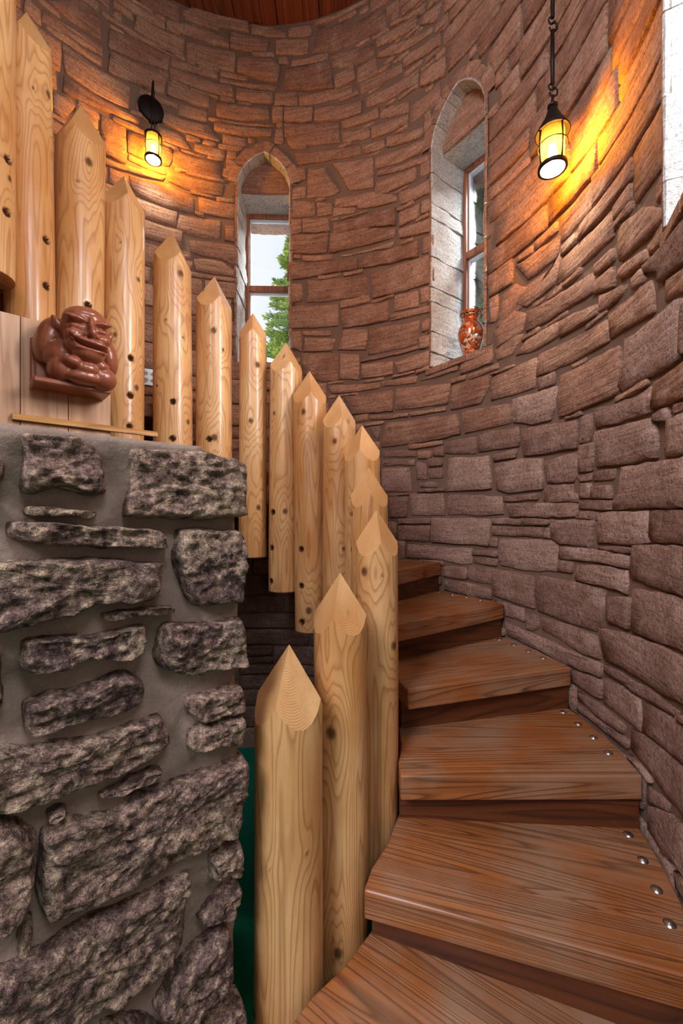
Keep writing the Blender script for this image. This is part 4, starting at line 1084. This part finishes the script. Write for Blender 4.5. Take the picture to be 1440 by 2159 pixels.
# sconce on the wall at the left
th_s, z_s = pix_wall(318, 232); er = Vector((math.cos(th_s), math.sin(th_s), 0)); et = Vector((-er.y, er.x, 0)); up = Vector((0, 0, 1))
wp = Vector(cyl(th_s, RS-0.012, z_s))
sc_ = empty('wall_sconce', tuple(wp), 'small black iron wall lantern with glowing amber glass above the tall posts', 'lamp')
m2 = MB(); nS = 32
V = []
for (r_, d) in ((.086, 0.03), (.088, -.004), (.080, -.012), (.030, -.018), (.001, -.020)):
    V += [wp+et*(r_*math.cos(t))+up*(r_*1.05*math.sin(t))+er*d for t in np.linspace(0, 2*np.pi, nS+1)[:-1]]
m2.add(V, [(i*nS+k, i*nS+(k+1) % nS, (i+1)*nS+(k+1) % nS, (i+1)*nS+k) for i in range(4) for k in range(nS)]); m2.build('back_plate', M['iron'], sc_, True)
lc = Vector((wp.x, wp.y, 0))-er*0.115
lanz = (CV-338)/F*lc.y
m2 = MB(); arm = [wp-er*.01+up*(-.02), wp-er*.04+up*.02, wp-er*.07+up*.085, wp-er*.105+up*.11, wp-er*.125+up*.09, wp-er*.122+up*.05, wp-er*.115+up*.03]
m2.tube(arm, [.008, .007, .0065, .006, .006, .006, .005], 8); m2.build('arm', M['iron'], sc_, True)
m2 = MB(); m2.tube([wp-er*.035+up*.0, wp-er*.052+up*.06, wp-er*.050+up*.105], [.006, .005, .003], 6); m2.build('leaf_tip', M['iron'], sc_, True)
for sx in (-.010, .010):
    m2 = MB(); zt_ = wp.z+.03
    m2.tube([lc+et*sx+up*(lanz+.17), lc+et*sx*1.1+up*(lanz+.17+(zt_-lanz-.17)*.5), lc+et*sx*.5+up*zt_], .0045, 6); m2.build('hanger', M['iron'], sc_, True)
lantern(sc_, lc.x, lc.y, lanz, 0.17, 0.052, False)

# ================================================================== electrical outlet on the back wall
th_o, z_o = pix_wall(314, 797); er = Vector((math.cos(th_o), math.sin(th_o), 0)); et = Vector((-er.y, er.x, 0))
op = Vector(cyl(th_o, RS-0.016, z_o)); outl = empty('electrical_outlet', tuple(op), 'grey metal plate with four round sockets on the stone wall between two posts', 'outlet')
m2 = MB(); m2.box(op+er*0.006, er*0.012, et*0.058, up*0.062, 0.004); m2.build('plate', M['plate'], outl)
for sx in (-.024, .024):
    for sz in (-.024, .024):
        m2 = MB(); V = []
        for d in (-.004, -.009):
            V += [op+et*(sx+.016*math.cos(t))+up*(sz+.016*math.sin(t)*.92)+er*d for t in np.linspace(0, 2*np.pi, 17)[:-1]]
        m2.add(V, [(k, (k+1) % 16, 16+(k+1) % 16, 16+k) for k in range(16)]+[tuple(range(16, 32))])
        so = m2.build('socket', M['socket'], outl)
        for q in (-.005, .005):
            m3 = MB(); m3.box(op+et*(sx+q)+up*(sz+.003)+er*(-.0092), er*.0006, et*.0011, up*.004); m3.build('slot', M['dark'], so)

# ================================================================== trees outside the windows
def tree(name, base, height, rad, seed, mat, label, nbr, spr, droop, sw, t0=0.12):
    r_ = np.random.RandomState(seed)
    root = empty(name, tuple(base), label, 'tree', 'trees outside the windows')
    m2 = MB(); m2.tube([Vector(base)+Vector((0, 0, height*t)) for t in (0, .3, .6, .98)], [height*.018, height*.013, height*.007, .008], 8); m2.build('trunk', M['bark'], root, True)
    V = []; Fc = []
    for b_ in range(nbr):
        t = t0+(1-t0)*(b_+r_.rand())/nbr; az = b_*2.399+r_.rand()*.6; ln = rad*((1-t)**0.85)*(0.75+.5*r_.rand())+0.10
        o_ = np.array(base)+[0, 0, height*t]; d = np.array([math.cos(az), math.sin(az), 0]); rise = droop+(0.9 if t > .86 else 0.25)*t
        ns = int(spr*(0.35+ln/rad))
        q = r_.rand(ns)**0.8; pos = o_+d*(q*ln)[:, None]+np.c_[0*q, 0*q, rise*q*ln-0.25*(q*ln)**2/max(ln, .3)]
        side = np.array([-d[1], d[0], 0]); pos = pos+side*(r_.randn(ns)*0.10*ln*(1-q*.6))[:, None]+np.c_[0*q, 0*q, r_.randn(ns)*.04*ln]
        dr = d*1.0+side*(r_.randn(ns, 1)*.9)+np.c_[0*q, 0*q, r_.randn(ns)*.35+.15]; dr /= np.linalg.norm(dr, axis=1)[:, None]
        wv = np.cross(dr, r_.randn(ns, 3)); wv /= np.linalg.norm(wv, axis=1)[:, None]; Ls = sw*(1.2+r_.rand(ns))[:, None]*2.2; Ws = sw*(0.35+.3*r_.rand(ns))[:, None]
        a0 = len(V)
        quad = np.stack([pos-wv*Ws*.5, pos+dr*Ls*.5-wv*Ws, pos+dr*Ls, pos+dr*Ls*.5+wv*Ws], 1).reshape(-1, 3)
        V += quad.tolist(); Fc += [(a0+4*k, a0+4*k+1, a0+4*k+2, a0+4*k+3) for k in range(ns)]
    me = bpy.data.meshes.new('foliage'); me.from_pydata((np.array(V)-np.array(base)).tolist(), [], Fc); me.update()
    o = link('foliage', me, mat, root); o['kind'] = 'stuff'
tree('spruce_tree', ((628-CU)/F*13.0, 13.0, -2.5), 11.4, 2.5, 3, M['needle'], 'sunlit spruce tree seen through the left arched window', 420, 230, 0.05, 0.04)
tree('leafy_tree', ((1040-CU)/F*7.5, 7.5, -2.5), 11.0, 2.9, 5, M['leaf'], 'dark green tree seen through the right arched window', 330, 170, -0.35, 0.06)
